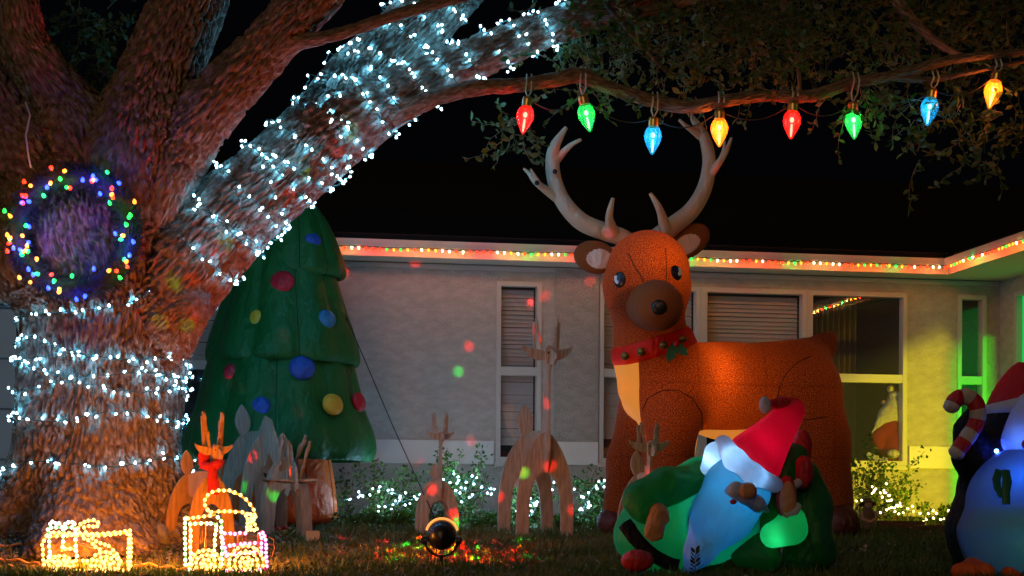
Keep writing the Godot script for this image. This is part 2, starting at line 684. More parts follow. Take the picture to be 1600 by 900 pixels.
# ---------------------------------------------------------------- ground
func build_ground() -> void:
	var g := Geo.new()
	var rows := []
	var zs := [-90.0, -50.0, -30.0, -20.0]
	var z := -17.4
	while z < -8.4:
		zs.append(z)
		z += 0.12
	zs.append_array([-8.0, -6.5, -5.0, -2.0, 4.0, 20.0, 60.0])
	var xs := [-90.0, -45.0, -20.0, -10.0]
	var x := -6.4
	while x < 6.5:
		xs.append(x)
		x += 0.12
	xs.append_array([10.0, 20.0, 45.0, 90.0])
	zs.reverse()
	for zz in zs:
		var r := PackedVector3Array()
		for xx in xs:
			r.append(Vector3(xx, ground_y(xx, zz), zz))
		rows.append(r)
	g.grid(rows, false)
	# grid() turns outwards where column x row points: here columns run +x and rows run -z, so the face looks up
	var o := part("ground", g.done(), M.ground, self)
	tag(o, "dark lawn sloping gently up to the house", "", "", "structure")
	# grass: single blades over the part of the lawn in view
	var bl := Geo.new()
	var v := [Vector3(-0.004, 0, 0), Vector3(0.004, 0, 0), Vector3(-0.003, 0.035, 0.008), Vector3(0.003, 0.035, 0.008), Vector3(0, 0.065, 0.026)]
	for p in v:
		bl.v.append(p); bl.uv.append(Vector2.ZERO)
	bl.tri(0, 2, 1); bl.tri(1, 2, 3); bl.tri(2, 4, 3)
	var n := 95000
	var mm := MultiMesh.new()
	mm.transform_format = MultiMesh.TRANSFORM_3D
	mm.use_colors = true
	mm.mesh = bl.done()
	mm.instance_count = n
	var patch := FastNoiseLite.new()
	patch.frequency = 0.8
	patch.seed = 9
	for i in n:
		var d := rng.randf_range(9.6, 16.2)
		var px := rng.randf_range(-40.0, 1640.0)
		var p := on_ground(px, d)
		var bald := clampf((-p.x - 1.6) * 0.9, 0.0, 1.0) * clampf((d - 10.4) * 1.2, 0.0, 1.0)
		var s := rng.randf_range(0.5, 1.25) * (1.0 + 0.5 * patch.get_noise_2d(p.x * 2, p.z * 2))
		if rng.randf() < bald * 0.85:
			s = 0.25
		var yaw := rng.randf() * TAU
		var b := Basis(Vector3.UP, yaw) * Basis(Vector3.RIGHT, rng.randf_range(-0.2, 0.9))
		mm.set_instance_transform(i, Transform3D(b.scaled(Vector3(s * 1.2, s, s)), p - Vector3(0, 0.004, 0)))
		var t := clampf(0.5 + patch.get_noise_2d(p.x, p.z) * 0.9 + rng.randf_range(-0.35, 0.35), 0.0, 1.0)
		t *= clampf(1.0 - (p.x - 0.3) * 0.35, 0.25, 1.0)
		var c := Color(0.045, 0.085, 0.02).lerp(Color(0.18, 0.145, 0.065), t)
		mm.set_instance_color(i, c)
	var grass := MultiMeshInstance3D.new()
	grass.name = "grass"
	grass.multimesh = mm
	grass.material_override = M.grass
	add_child(grass)
	tag(grass, "short patchy grass of the lawn, half of it dry", "grass", "", "stuff")
	# dry oak leaves, thickest round the foot of the tree
	var lf := leaf_mesh(0.055, 0.024)
	n = 7000
	mm = MultiMesh.new()
	mm.transform_format = MultiMesh.TRANSFORM_3D
	mm.use_colors = true
	mm.mesh = lf
	mm.instance_count = n
	for i in n:
		var p := Vector3.ZERO
		if i < 4200:
			var a := rng.randf() * TAU
			var r := 0.6 + absf(rng.randfn(0.0, 0.75))
			p = Vector3(-3.3 + cos(a) * r * 1.2, 0, -11.9 + sin(a) * r)
		else:
			var q := on_ground(rng.randf_range(-40, 1640), rng.randf_range(9.7, 15.8))
			p = Vector3(q.x, 0, q.z)
		p.y = ground_y(p.x, p.z) + rng.randf_range(0.004, 0.03)
		var b := Basis(Vector3.UP, rng.randf() * TAU) * Basis(Vector3.RIGHT, -PI / 2 + rng.randf_range(-0.6, 0.6)) * Basis(Vector3.UP, rng.randf_range(-0.6, 0.6))
		mm.set_instance_transform(i, Transform3D(b.scaled(Vector3.ONE * rng.randf_range(0.6, 1.2)), p))
		mm.set_instance_color(i, Color(0.11, 0.075, 0.045).lerp(Color(0.24, 0.18, 0.13), rng.randf()))
	var litter := MultiMeshInstance3D.new()
	litter.name = "leaf_litter"
	litter.multimesh = mm
	litter.material_override = M.litter
	add_child(litter)
	tag(litter, "dry brown leaves strewn round the foot of the oak", "leaves", "", "stuff")


func leaf_mesh(length: float, width: float) -> ArrayMesh:
	var g := Geo.new()
	for p in [Vector3(0, 0, 0), Vector3(-width * 0.45, length * 0.35, 0.12 * width), Vector3(width * 0.45, length * 0.35, 0.12 * width), Vector3(-width * 0.5, length * 0.65, 0.14 * width), Vector3(width * 0.5, length * 0.65, 0.14 * width), Vector3(0, length, -0.1 * width), Vector3(0, length * 0.5, -0.06 * width)]:
		g.v.append(p); g.uv.append(Vector2(p.x, p.y))
	for t in [[0, 1, 6], [0, 6, 2], [1, 3, 6], [2, 6, 4], [3, 5, 6], [6, 5, 4]]:
		g.tri(t[0], t[1], t[2])
	return g.done()


# ---------------------------------------------------------------- house
var house_xf: Transform3D

func wall_xf() -> Transform3D:
	var a := at(525, HORIZON, 16.0)
	var b := at(1490, HORIZON, 17.15)
	a.y = 0.0
	b.y = 0.0
	var x := (b - a).normalized()
	return Transform3D(Basis(x, Vector3.UP, x.cross(Vector3.UP)), a)


# where the sight line through a pixel meets the plane z = zoff of the house: (along the wall, height)
func on_wall(px: float, py: float, zoff := 0.0) -> Vector2:
	var o := house_xf.affine_inverse() * view.origin
	var p := house_xf.affine_inverse() * at(px, py, 10.0)
	var t := (zoff - o.z) / (p.z - o.z)
	var q := o + (p - o) * t
	return Vector2(q.x, q.y)


func wx(px: float, zoff := 0.0) -> float:
	return on_wall(px, 600.0, zoff).x


func house_window(house: Node3D, x0: float, x1: float, y0: float, y1: float, rail: float, blind_from: float, label := "") -> void:
	var g := Geo.new()
	var w := 0.048
	g.bx(Vector3(x0, y0, -0.09), Vector3(x0 + w, y1, 0.022))
	g.bx(Vector3(x1 - w, y0, -0.09), Vector3(x1, y1, 0.022))
	g.bx(Vector3(x0 + w, y1 - w, -0.09), Vector3(x1 - w, y1, 0.022))
	g.bx(Vector3(x0 + w, y0, -0.09), Vector3(x1 - w, y0 + w, 0.022))
	var win := part("window", g.done(), M.trim, house)
	if label:
		win.set_meta("label", label)
	g = Geo.new()
	g.bx(Vector3(x0 + w, rail - 0.045, -0.075), Vector3(x1 - w, rail + 0.045, 0.012))
	part("meeting_rail", g.done(), M.trim, win)
	g = Geo.new()
	g.bx(Vector3(x0 - 0.02, y0 - 0.05, -0.05), Vector3(x1 + 0.02, y0 - 0.003, 0.045))
	part("sill", g.done(), M.trim, win)
	for s in [[y0 + w, rail - 0.045], [rail + 0.045, y1 - w]]:
		g = Geo.new()
		g.bx(Vector3(x0 + w, s[0], -0.034), Vector3(x1 - w, s[1], -0.030))
		part("pane", g.done(), M.pane, win)
	if blind_from < y1:
		g = Geo.new()
		var y := blind_from
		while y < y1 - w:
			g.box(Vector3(x1 - x0 - 2 * w - 0.02, 0.003, 0.05), Transform3D(Basis(Vector3.RIGHT, 1.12 + rng.randfn(0, 0.07)) * Basis(Vector3.BACK, rng.randfn(0, 0.002)), Vector3((x0 + x1) / 2, y + rng.randfn(0, 0.002), -0.13)))
			y += 0.045
		var b := part("blind_slats", g.done(), M.blind, win)
		b.set_meta("kind", "stuff")


func build_house() -> void:
	house_xf = wall_xf()
	var house := thing("house", "single-storey beige stucco house with a dark roof and white window frames", "house")
	house.transform = house_xf
	var xin := wx(1562)            # the inner corner, where the wing starts
	var xe := wx(1490, 0.5)        # the wing's eave
	var y0 := 0.92
	var y1 := 2.83
	var top := 3.0
	var xl := wx(-260)
	var openings := [
		[wx(-150), wx(150), 0.25, 2.46],
		[wx(255), wx(415), y0, y1],
		[wx(775), wx(845), y0, y1],
		[wx(936), wx(1093), y0, y1],
		[wx(1097), wx(1259), y0, y1],
		[wx(1262), wx(1416), y0, y1],
		[wx(1495), wx(1540), y0, y1],
	]
	var g := Geo.new()
	var x := xl
	for o in openings:
		g.bx(Vector3(x, 0.1, -0.2), Vector3(o[0], top, 0))
		g.bx(Vector3(o[0], o[3], -0.2), Vector3(o[1], top, 0))
		g.bx(Vector3(o[0], 0.1, -0.2), Vector3(o[1], o[2], 0))
		x = o[1]
	g.bx(Vector3(x, 0.1, -0.2), Vector3(xin, top, 0))
	part("wall", g.done(), M.stucco, house)
	# the wing runs towards the street; its wall faces left and has a window
	var gz0 := 0.36
	var gz1 := 1.35
	g = Geo.new()
	g.bx(Vector3(xin, 0.1, -0.2), Vector3(xin + 0.2, top, gz0))
	g.bx(Vector3(xin, 0.1, gz1), Vector3(xin + 0.2, top, 7.0))
	g.bx(Vector3(xin, y1, gz0), Vector3(xin + 0.2, top, gz1))
	g.bx(Vector3(xin, 0.1, gz0), Vector3(xin + 0.2, y0, gz1))
	part("wing_wall", g.done(), M.stucco, house)
	g = Geo.new()
	g.bx(Vector3(xin - 0.02, y0, gz0), Vector3(xin + 0.08, y1, gz0 + 0.05))
	g.bx(Vector3(xin - 0.02, y0, gz1 - 0.05), Vector3(xin + 0.08, y1, gz1))
	g.bx(Vector3(xin - 0.02, y1 - 0.05, gz0 + 0.05), Vector3(xin + 0.08, y1, gz1 - 0.05))
	g.bx(Vector3(xin - 0.02, y0, gz0 + 0.05), Vector3(xin + 0.08, y0 + 0.05, gz1 - 0.05))
	var ww := part("window", g.done(), M.trim, house)
	ww.set_meta("label", "side window of the wing glowing green")
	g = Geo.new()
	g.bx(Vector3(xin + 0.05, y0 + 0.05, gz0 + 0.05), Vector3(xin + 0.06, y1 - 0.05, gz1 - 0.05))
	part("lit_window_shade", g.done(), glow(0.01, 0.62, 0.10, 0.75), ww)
	# proud stucco round the big windows, and the sill bands
	g = Geo.new()
	g.bx(Vector3(wx(866), y1 - 1.69, 0.0), Vector3(wx(934), 2.97, 0.03))
	part("raised_stucco", g.done(), M.stucco_rough, house)
	for s in [[wx(-260), wx(-155)], [wx(418), wx(771)], [wx(866), wx(934)], [wx(1419), wx(1493)]]:
		g = Geo.new()
		g.bx(Vector3(s[0], 0.89, 0.0), Vector3(s[1], 1.135, 0.045))
		part("sill_band", g.done(), M.band, house)
	g = Geo.new()
	g.bx(Vector3(xl, 2.94, 0.0), Vector3(xin - 0.03, 2.985, 0.025))
	part("frieze_board", g.done(), M.trim, house)
	# pilaster mullions between the big windows
	g = Geo.new()
	g.bx(Vector3(wx(1093) + 0.002, y0, 0.0), Vector3(wx(1097) - 0.002, y1, 0.03))
	part("mullion", g.done(), M.trim, house)
	g = Geo.new()
	g.bx(Vector3(wx(1259) + 0.002, y0, 0.0), Vector3(wx(1262) - 0.002, y1, 0.03))
	part("mullion", g.done(), M.trim, house)
	var rail := 1.88
	house_window(house, openings[1][0], openings[1][1], y0, y1, rail, rail)
	house_window(house, openings[2][0], openings[2][1], y0, y1, rail, y0 + 0.2)
	house_window(house, openings[3][0], openings[3][1], y0, y1, rail, y0 + 0.28)
	house_window(house, openings[4][0], openings[4][1], y0, y1, rail, rail + 0.05)
	house_window(house, openings[5][0], openings[5][1], y0, y1, rail, 99.0, "big window without blinds, the room dark behind it")
	house_window(house, openings[6][0], openings[6][1], y0, y1, rail, 99.0)
	# the dark room behind the panes
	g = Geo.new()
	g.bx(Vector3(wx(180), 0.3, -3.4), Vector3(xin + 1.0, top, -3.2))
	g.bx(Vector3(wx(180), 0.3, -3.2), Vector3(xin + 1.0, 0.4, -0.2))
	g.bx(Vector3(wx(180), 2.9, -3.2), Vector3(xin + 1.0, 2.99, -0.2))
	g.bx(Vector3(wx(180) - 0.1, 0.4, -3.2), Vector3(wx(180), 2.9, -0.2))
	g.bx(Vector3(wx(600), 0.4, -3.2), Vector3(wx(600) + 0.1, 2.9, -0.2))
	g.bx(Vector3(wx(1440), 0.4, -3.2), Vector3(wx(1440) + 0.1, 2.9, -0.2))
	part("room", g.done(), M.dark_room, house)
	# curtain seen in the window without blinds
	g = Geo.new()
	var rows := []
	for yy in [y0, y1]:
		var r := PackedVector3Array()
		for k in 60:
			r.append(Vector3(lerpf(wx(1300), wx(1395), k / 59.0), yy, -1.1 + 0.05 * sin(k * 1.1)))
		rows.append(r)
	g.grid(rows, false)
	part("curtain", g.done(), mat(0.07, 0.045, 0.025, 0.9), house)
	# garage door of broad steel panels
	g = Geo.new()
	g.bx(Vector3(openings[0][0], 0.25, -0.16), Vector3(openings[0][1], 2.46, -0.12))
	var door := part("garage_door", g.done(), mat(0.2, 0.2, 0.2), house)
	for k in 5:
		g = Geo.new()
		g.bx(Vector3(openings[0][0] + 0.01, 0.90 + (k - 1) * 0.51, -0.118), Vector3(openings[0][1] - 0.01, minf(0.90 + k * 0.51 - 0.022, 2.45), -0.085))
		part("panel", g.done(), M.garage, door)
	# eaves
	g = Geo.new()
	g.bx(Vector3(xl, 2.99, 0.38), Vector3(xe - 0.036, 3.065, 0.42))
	g.bx(Vector3(xe - 0.035, 2.99, 0.42), Vector3(xe + 0.005, 3.065, 7.0))
	part("fascia", g.done(), M.trim, house)
	g = Geo.new()
	g.bx(Vector3(xl, 3.065, 0.38), Vector3(xe, 3.15, 0.5))
	g.bx(Vector3(xe - 0.115, 3.065, 0.5), Vector3(xe + 0.005, 3.15, 7.0))
	part("gutter", g.done(), M.trim, house)
	g = Geo.new()
	g.bx(Vector3(xl, 3.0, 0.0), Vector3(xe + 0.005, 3.02, 0.38))
	g.bx(Vector3(xe + 0.005, 3.0, -0.2), Vector3(xin + 0.2, 3.02, 7.0))
	part("soffit", g.done(), M.soffit, house)
	g = Geo.new()
	var s1 := Basis(Vector3.RIGHT, 0.33)
	g.box(Vector3(xin + 6.0 - xl, 0.06, 6.4), Transform3D(s1, Vector3((xl + xin + 6.0) / 2.0, 3.17 + 1.05, -2.55)))
	g.box(Vector3(6.4, 0.06, 12.0), Transform3D(Basis(Vector3.BACK, 0.33), Vector3(xe + 3.03, 3.17 + 1.05, 1.0)))
	part("roof", g.done(), M.roof, house)
	# coloured mini lights under the gutter
	var ls := thing("eave_light_string", "string of red, orange, green and white mini lights along the gutter", "string lights")
	ls.transform = house_xf
	var bulb := mini_bulb(0.014, 0.034)
	var cols := [M.c_orange, M.c_warm, M.c_red, M.c_orange, M.c_red, M.c_green, M.c_warm, M.c_red]
	var lc := [Color(1, 0.55, 0.16), Color(1, 0.82, 0.55), Color(1, 0.22, 0.10), Color(1, 0.55, 0.16), Color(1, 0.22, 0.10), Color(0.2, 1, 0.35), Color(1, 0.82, 0.55), Color(1, 0.22, 0.10)]
	var wire := PackedVector3Array()
	var pos := []
	var xx := wx(526, 0.5)
	while xx < xe - 0.13:
		pos.append(Vector3(xx, 3.045 + 0.004 * sin(xx * 9.0), 0.515))
		xx += 0.071
	xx = 0.56
	while xx < 3.4:
		pos.append(Vector3(xe - 0.135, 3.045 + 0.005 * sin(xx * 7.0), xx))
		xx += 0.071
	for i in pos.size():
		wire.append(pos[i] + Vector3(0, 0.022, 0))
		var k: int = (i * 3 + (i / 9) % 2 + (1 if rng.randf() < 0.3 else 0)) % 8
		var b := part("bulb", bulb, cols[k], ls, pos[i])
		b.rotation = Vector3(PI + rng.randf_range(-0.3, 0.3), 0, rng.randf_range(-0.3, 0.3))
		if i % 2 == 0:
			omni(ls, pos[i] + Vector3(0, -0.022, 0.022), lc[k] * Color(1, 0.8, 0.5) if k != 5 else lc[k], 0.013)
	g = Geo.new()
	g.tube(wire, PackedFloat32Array([0.004]), 4)
	part("cable", g.done(), M.wire, ls)


# a pointed mini lamp, its tip along +y
func mini_bulb(r: float, h: float) -> ArrayMesh:
	var g := Geo.new()
	g.lathe([Vector2(r * 0.15, -h * 0.5), Vector2(r * 0.85, -h * 0.42), Vector2(r, -h * 0.05), Vector2(r * 0.72, h * 0.25), Vector2(r * 0.08, h * 0.5)], Transform3D(), 6)
	return g.done()


# ---------------------------------------------------------------- oak
var limbs := {}
var oak: Node3D
var bark_ridges := FastNoiseLite.new()
var bark_warp := FastNoiseLite.new()


func spline(pts: Array, step: float) -> Array:
	# rounded path through [px, py, depth, radius in px] points: [positions, radii]
	var w := []
	for p in pts:
		w.append([at(p[0], p[1], p[2]), p[3] / F * p[2]])
	var path := PackedVector3Array()
	var rad := PackedFloat32Array()
	for i in w.size() - 1:
		var a: Vector3 = w[maxi(i - 1, 0)][0]
		var b: Vector3 = w[i][0]
		var c: Vector3 = w[i + 1][0]
		var d: Vector3 = w[mini(i + 2, w.size() - 1)][0]
		var n := maxi(1, int(ceil(b.distance_to(c) / step)))
		for k in n + (1 if i == w.size() - 2 else 0):
			var t := float(k) / n
			path.append(b.cubic_interpolate(c, a, d, t))
			rad.append(cubic_interpolate(w[i][1], w[i + 1][1], w[maxi(i - 1, 0)][1], w[mini(i + 2, w.size() - 1)][1], t))
	return [path, rad]


func limb(key: String, called: String, pts: Array, joins: Array, step := 0.0125, flare := false, blend := 0.22) -> void:
	var s := spline(pts, step)
	var path: PackedVector3Array = s[0]
	var rad: PackedFloat32Array = s[1]
	var rmax := 0.0
	var rsum := 0.0
	for r in rad:
		rmax = maxf(rmax, r)
		rsum += r
	var rmean := rsum / rad.size()
	var sides := clampi(int(TAU * rmax / step), 7, 460)
	var others := []
	for j in joins:
		var o: Dictionary = limbs[j]
		var st := maxi(1, o.path.size() / 14)
		for k in range(0, o.path.size() - st, st):
			others.append([o.path[k], o.path[k + st] - o.path[k], o.rad[k], o.rad[k + st]])
	var rows := []
	var frames := []
	var vs := PackedFloat32Array()
	var n := Vector3.ZERO
	var along := rng.randf() * 3.0
	var height: float = at(150, 800, 12).y
	for i in path.size():
		var t := (path[mini(i + 1, path.size() - 1)] - path[maxi(i - 1, 0)]).normalized()
		if n == Vector3.ZERO:
			var up := Vector3(0, 0, 1) if absf(t.z) < 0.8 else Vector3.UP
			n = (up - t * up.dot(t)).normalized()
		n = (n - t * n.dot(t)).normalized()
		var b := t.cross(n)
		if i > 0:
			along += path[i].distance_to(path[i - 1])
		var row := PackedVector3Array()
		var r0 := rad[i]
		var rough := clampf(r0 * 0.15, 0.002, 0.036)
		var fl := 0.0
		if flare:
			fl = pow(clampf(1.0 - (path[i].y - height) / 0.62, 0.0, 1.3), 2.0)
		for j in sides:
			var th := TAU * j / sides
			var dir := n * cos(th) + b * sin(th)
			var q := Vector3(cos(th) * r0, along * 0.19, sin(th) * r0)
			var furrow := smoothstep(0.0, 0.30, bark_ridges.get_noise_3dv(q * 25.0 + Vector3(1, 0.2, 1) * (0.6 * bark_warp.get_noise_3dv(q * 14.0))) + 1.0)
			var r := r0 + rough * (furrow - 0.7 + 0.35 * bark_warp.get_noise_3dv(q * 30.0))
			r += r0 * 0.07 * sin(th * 3.0 + along * 1.3) * sin(along * 2.1 + th)
			if flare:
				r += r0 * fl * (0.12 + 0.13 * sin(th * 5.0 + 0.8) + 0.07 * sin(th * 9.0 + 2.0))
			var p := path[i] + dir * r
			var d := 1e3
			for o in others:
				var pa: Vector3 = p - o[0]
				var h := clampf(pa.dot(o[1]) / o[1].length_squared(), 0.0, 1.0)
				d = minf(d, (pa - o[1] * h).length() - lerpf(o[2], o[3], h))
			if absf(d) < blend:
				p += dir * (blend * 0.28 * pow(1.0 - absf(d) / blend, 2.0))
			row.append(p)
		rows.append(row)
		vs.append(along / 1.15)
		frames.append([n, b])
	var g := Geo.new()
	g.grid(rows, true, maxf(1.0, round(TAU * rmean / 0.5)), vs)
	g.cap(rows[-1], true)
	limbs[key] = {"path": path, "rad": rad, "rows": rows, "frames": frames}
	wpart(called, g, M.bark_knob if called == "knob" else M.bark, oak)


func build_oak() -> void:
	bark_ridges.noise_type = FastNoiseLite.TYPE_CELLULAR
	bark_ridges.cellular_return_type = FastNoiseLite.RETURN_DISTANCE2_SUB
	bark_ridges.fractal_type = FastNoiseLite.FRACTAL_NONE
	bark_warp.noise_type = FastNoiseLite.TYPE_SIMPLEX
	bark_warp.fractal_octaves = 2
	bark_warp.frequency = 1.0
	bark_ridges.frequency = 1.0
	bark_ridges.seed = 3
	oak = thing("oak_tree", "huge old live oak with furrowed bark and spreading limbs, wrapped in white lights", "tree", on_ground(155, 12))
	limb("trunk", "trunk", [[150, 860, 12, 190], [150, 815, 12, 165], [151, 760, 12, 145], [153, 700, 12, 133], [158, 620, 12, 127], [163, 550, 12, 126], [168, 500, 12, 131], [165, 450, 12, 146], [152, 400, 12, 156], [145, 350, 12, 150], [140, 300, 12, 136], [142, 262, 12, 112], [145, 235, 12, 80], [148, 218, 12, 30]], [], 0.0125, true)
	limb("big", "limb", [[225, 450, 12, 105], [290, 400, 11.95, 85], [370, 328, 11.9, 71], [450, 262, 11.9, 66], [525, 190, 11.95, 63], [575, 125, 12.1, 58], [640, 52, 12.2, 50], [700, -15, 12.3, 47], [780, -100, 12.4, 45]], ["trunk"])
	limb("fork", "limb", [[490, 218, 11.9, 54], [560, 184, 11.87, 45], [610, 158, 11.85, 39], [680, 120, 11.8, 34], [760, 84, 11.8, 31], [850, 46, 11.8, 28], [950, 12, 11.8, 26], [1060, -25, 11.8, 22]], ["big"])
	limb("right", "limb", [[205, 345, 11.75, 60], [245, 290, 11.66, 57], [285, 225, 11.6, 49], [345, 150, 11.4, 43], [395, 98, 11.3, 40], [440, 48, 11.2, 39], [490, -10, 11.1, 40], [540, -70, 11, 40]], ["trunk"])
	limb("centre", "limb", [[190, 340, 11.75, 85], [205, 250, 11.68, 76], [230, 170, 11.65, 66], [258, 95, 11.6, 58], [285, 30, 11.55, 54], [310, -40, 11.5, 52]], ["trunk", "right"])
	limb("left", "limb", [[135, 300, 11.75, 70], [128, 230, 11.68, 54], [105, 160, 11.6, 42], [75, 115, 11.5, 36], [45, 65, 11.45, 32], [33, 10, 11.4, 28], [28, -60, 11.4, 26]], ["trunk", "centre"])
	limb("left_low", "limb", [[110, 330, 11.8, 80], [60, 268, 11.7, 56], [15, 205, 11.65, 48], [-40, 120, 11.6, 46]], ["trunk"])
	limb("back", "limb", [[70, 260, 12.5, 60], [10, 110, 12.7, 42], [-20, 20, 12.8, 38]], ["trunk"])
	limb("knob", "knob", [[215, 505, 12.0, 90], [265, 485, 11.82, 66], [296, 476, 11.74, 45], [312, 470, 11.7, 26], [318, 468, 11.68, 8]], ["trunk"])
	limb("stub", "limb", [[215, 330, 12.0, 45], [250, 313, 11.95, 33], [276, 304, 11.88, 29]], ["trunk"], 0.0145, false, 0.1)
	limb("side", "branch", [[430, 78, 11.2, 22], [465, 66, 11.13, 13], [500, 60, 11.08, 10], [540, 50, 11.05, 9], [590, 33, 11, 9], [650, 14, 10.95, 9], [720, -5, 10.9, 9], [800, -30, 10.9, 8]], ["right"], 0.016, false, 0.06)
	limb("hanger", "branch", [[615, 180, 11.75, 18], [680, 153, 11.6, 13], [740, 138, 11.5, 12], [800, 134, 11.45, 11], [865, 125, 11.4, 11], [905, 118, 11.4, 12], [940, 132, 11.4, 10], [985, 148, 11.4, 10], [1030, 160, 11.4, 10], [1080, 167, 11.35, 10], [1130, 158, 11.3, 9.5], [1190, 150, 11.3, 9], [1265, 150, 11.25, 10], [1330, 130, 11.2, 9], [1400, 117, 11.2, 8], [1480, 95, 11.15, 7], [1560, 85, 11.1, 6], [1640, 78, 11.1, 5]], ["fork"], 0.016, false, 0.05)
	limb("hanger_b", "branch", [[1385, 120, 11.2, 6], [1450, 125, 11.2, 5], [1520, 112, 11.15, 4], [1600, 96, 11.1, 3]], [], 0.016)
	limb("upper", "branch", [[840, 40, 11.85, 16], [890, 24, 11.8, 11], [930, 25, 11.7, 9], [985, 22, 11.6, 9], [1050, 8, 11.6, 8], [1120, -10, 11.5, 7], [1200, -30, 11.5, 6]], ["fork"], 0.016, false, 0.05)
	limb("twig_a", "branch", [[940, 0, 11.6, 5], [975, 40, 11.6, 4], [1010, 80, 11.6, 3], [1040, 112, 11.5, 2]], [], 0.016)
	limb("twig_b", "branch", [[1225, -10, 11.7, 6], [1228, 50, 11.65, 5], [1245, 90, 11.6, 4], [1250, 140, 11.5, 3]], [], 0.016)
	limb("twig_c", "branch", [[1390, -20, 11.8, 12], [1420, 25, 11.7, 9], [1470, 70, 11.6, 6], [1520, 95, 11.5, 4]], [], 0.016)
	# the pale sawn end of a lost limb
	var g := Geo.new()
	var st: Dictionary = limbs["stub"]
	var e: Vector3 = st.path[-1]
	var t: Vector3 = (e - st.path[-4]).normalized()
	g.tube(PackedVector3Array([e - t * 0.03, e + t * 0.012]), PackedFloat32Array([st.rad[-1] * 1.0]), 24)
	wpart("sawn_face", g, M.cutwood, oak)
	# twigs and leaves
	var tw := Geo.new()
	var leaves: Array[Transform3D] = []
	var tint := PackedColorArray()
	var clumps := [[815, 200, 36, 12, 12.2], [800, 235, 24, 4, 12.2], [1440, 195, 50, 13, 11.3], [1495, 215, 45, 12, 11.3], [1580, 205, 55, 14, 11.3], [1335, 152, 40, 9, 11.3], [1375, 165, 25, 5, 11.3], [1436, 252, 14, 2, 11.3], [1055, 120, 60, 8, 11.6], [930, 150, 40, 6, 11.5], [110, 60, 70, 14, 12.1], [165, 90, 60, 12, 12.0], [140, 20, 60, 10, 12.1], [150, 140, 40, 6, 11.9]]
	for k in 88:
		clumps.append([rng.randf_range(840, 1640), rng.randf_range(-40, 95), 75, 7, rng.randf_range(11.2, 13.2)])
	for k in 16:
		clumps.append([rng.randf_range(1180, 1640), rng.randf_range(60, 130), 60, 6, rng.randf_range(11.3, 12.6)])
	for c in clumps:
		for k in c[3]:
			var p := at(c[0] + rng.randfn(0, c[2] * 0.5), c[1] + rng.randfn(0, c[2] * 0.42) - 15, c[4] + rng.randfn(0, 0.18))
			var dir := Vector3(rng.randfn(0, 0.8), rng.randfn(-0.35, 0.5), rng.randfn(0, 0.6)).normalized()
			var path := PackedVector3Array([p])
			var n := 6 + rng.randi() % 5
			for i in n:
				dir = (dir + Vector3(rng.randfn(0, 0.25), rng.randfn(-0.05, 0.22), rng.randfn(0, 0.25))).normalized()
				p += dir * 0.045
				path.append(p)
				for q in 1 + rng.randi() % 2:
					var ld := (dir * 0.4 + Vector3(rng.randfn(0, 0.7), rng.randfn(0.05, 0.6), rng.randfn(0, 0.7))).normalized()
					var side := ld.cross(Vector3(rng.randfn(), rng.randfn(), rng.randfn())).normalized()
					var sc := rng.randf_range(0.7, 1.35)
					leaves.append(Transform3D(Basis(side, ld, side.cross(ld)).scaled(Vector3.ONE * sc), p))
					tint.append(Color(0.03, 0.062, 0.018).lerp(Color(0.12, 0.125, 0.04), rng.randf() * rng.randf()))
			tw.tube(path, PackedFloat32Array([0.004, 0.0035, 0.003, 0.0025, 0.002]), 4, false)
	var o := wpart("twigs", tw, M.stem, oak)
	o.set_meta("kind", "stuff")
	var mm := MultiMesh.new()
	mm.transform_format = MultiMesh.TRANSFORM_3D
	mm.use_colors = true
	mm.mesh = leaf_mesh(0.062, 0.030)
	mm.instance_count = leaves.size()
	for i in leaves.size():
		mm.set_instance_transform(i, leaves[i])
		mm.set_instance_color(i, tint[i])
	var fo := MultiMeshInstance3D.new()
	fo.name = "leaves"
	fo.multimesh = mm
	fo.material_override = M.leaf
	fo.position = -oak.position
	oak.add_child(fo, true)
	fo.set_meta("kind", "stuff")


# a point of a limb's bark: how far along (0..1), the angle round it, how far off the bark
func on_limb(key: String, f: float, th: float, off: float) -> Vector3:
	var l: Dictionary = limbs[key]
	var i := clampi(int(f * (l.path.size() - 1)), 0, l.path.size() - 1)
	var row: PackedVector3Array = l.rows[i]
	var j := posmod(int(round(th / TAU * row.size())), row.size())
	return row[j] + (row[j] - l.path[i]).normalized() * off


func light_string(called: String, label: String, group: String, cable: PackedVector3Array, every: float, kinds: Array, bulb: Mesh, energy: float, per := 2, shake := 0.02, limit := 300) -> Node3D:
	# kinds: [material, light colour, weight of the energy]
	var o := thing(called, label, "string lights", cable[0], group)
	var g := Geo.new()
	g.tube(cable, PackedFloat32Array([0.0045]), 4, false)
	wpart("cable", g, M.wire, o)
	var run := 0.0
	var k := 0
	for i in range(1, cable.size()):
		var d := cable[i].distance_to(cable[i - 1])
		run += d
		if run < every or k >= limit:
			continue
		run = rng.randf_range(-0.3, 0.25) * every
		var kind: Array = kinds[rng.randi() % kinds.size()]
		for twin in (2 if rng.randf() < 0.28 else 1):
			var off := Vector3(rng.randfn(0, shake), rng.randfn(0, shake), rng.randfn(0, shake * 0.6))
			var b := part("bulb", bulb, kind[0], o, cable[i] + off - o.position)
			b.basis = Basis(Vector3(rng.randfn(), rng.randfn(), rng.randfn() + 0.01).normalized(), rng.randf() * PI)
			if k % per == 0 and twin == 0:
				omni(o, cable[i] + off - o.position + Vector3(rng.randfn(), rng.randfn(), rng.randfn()).normalized() * 0.028, kind[1], energy * kind[2] * per)
			k += 1
	return o


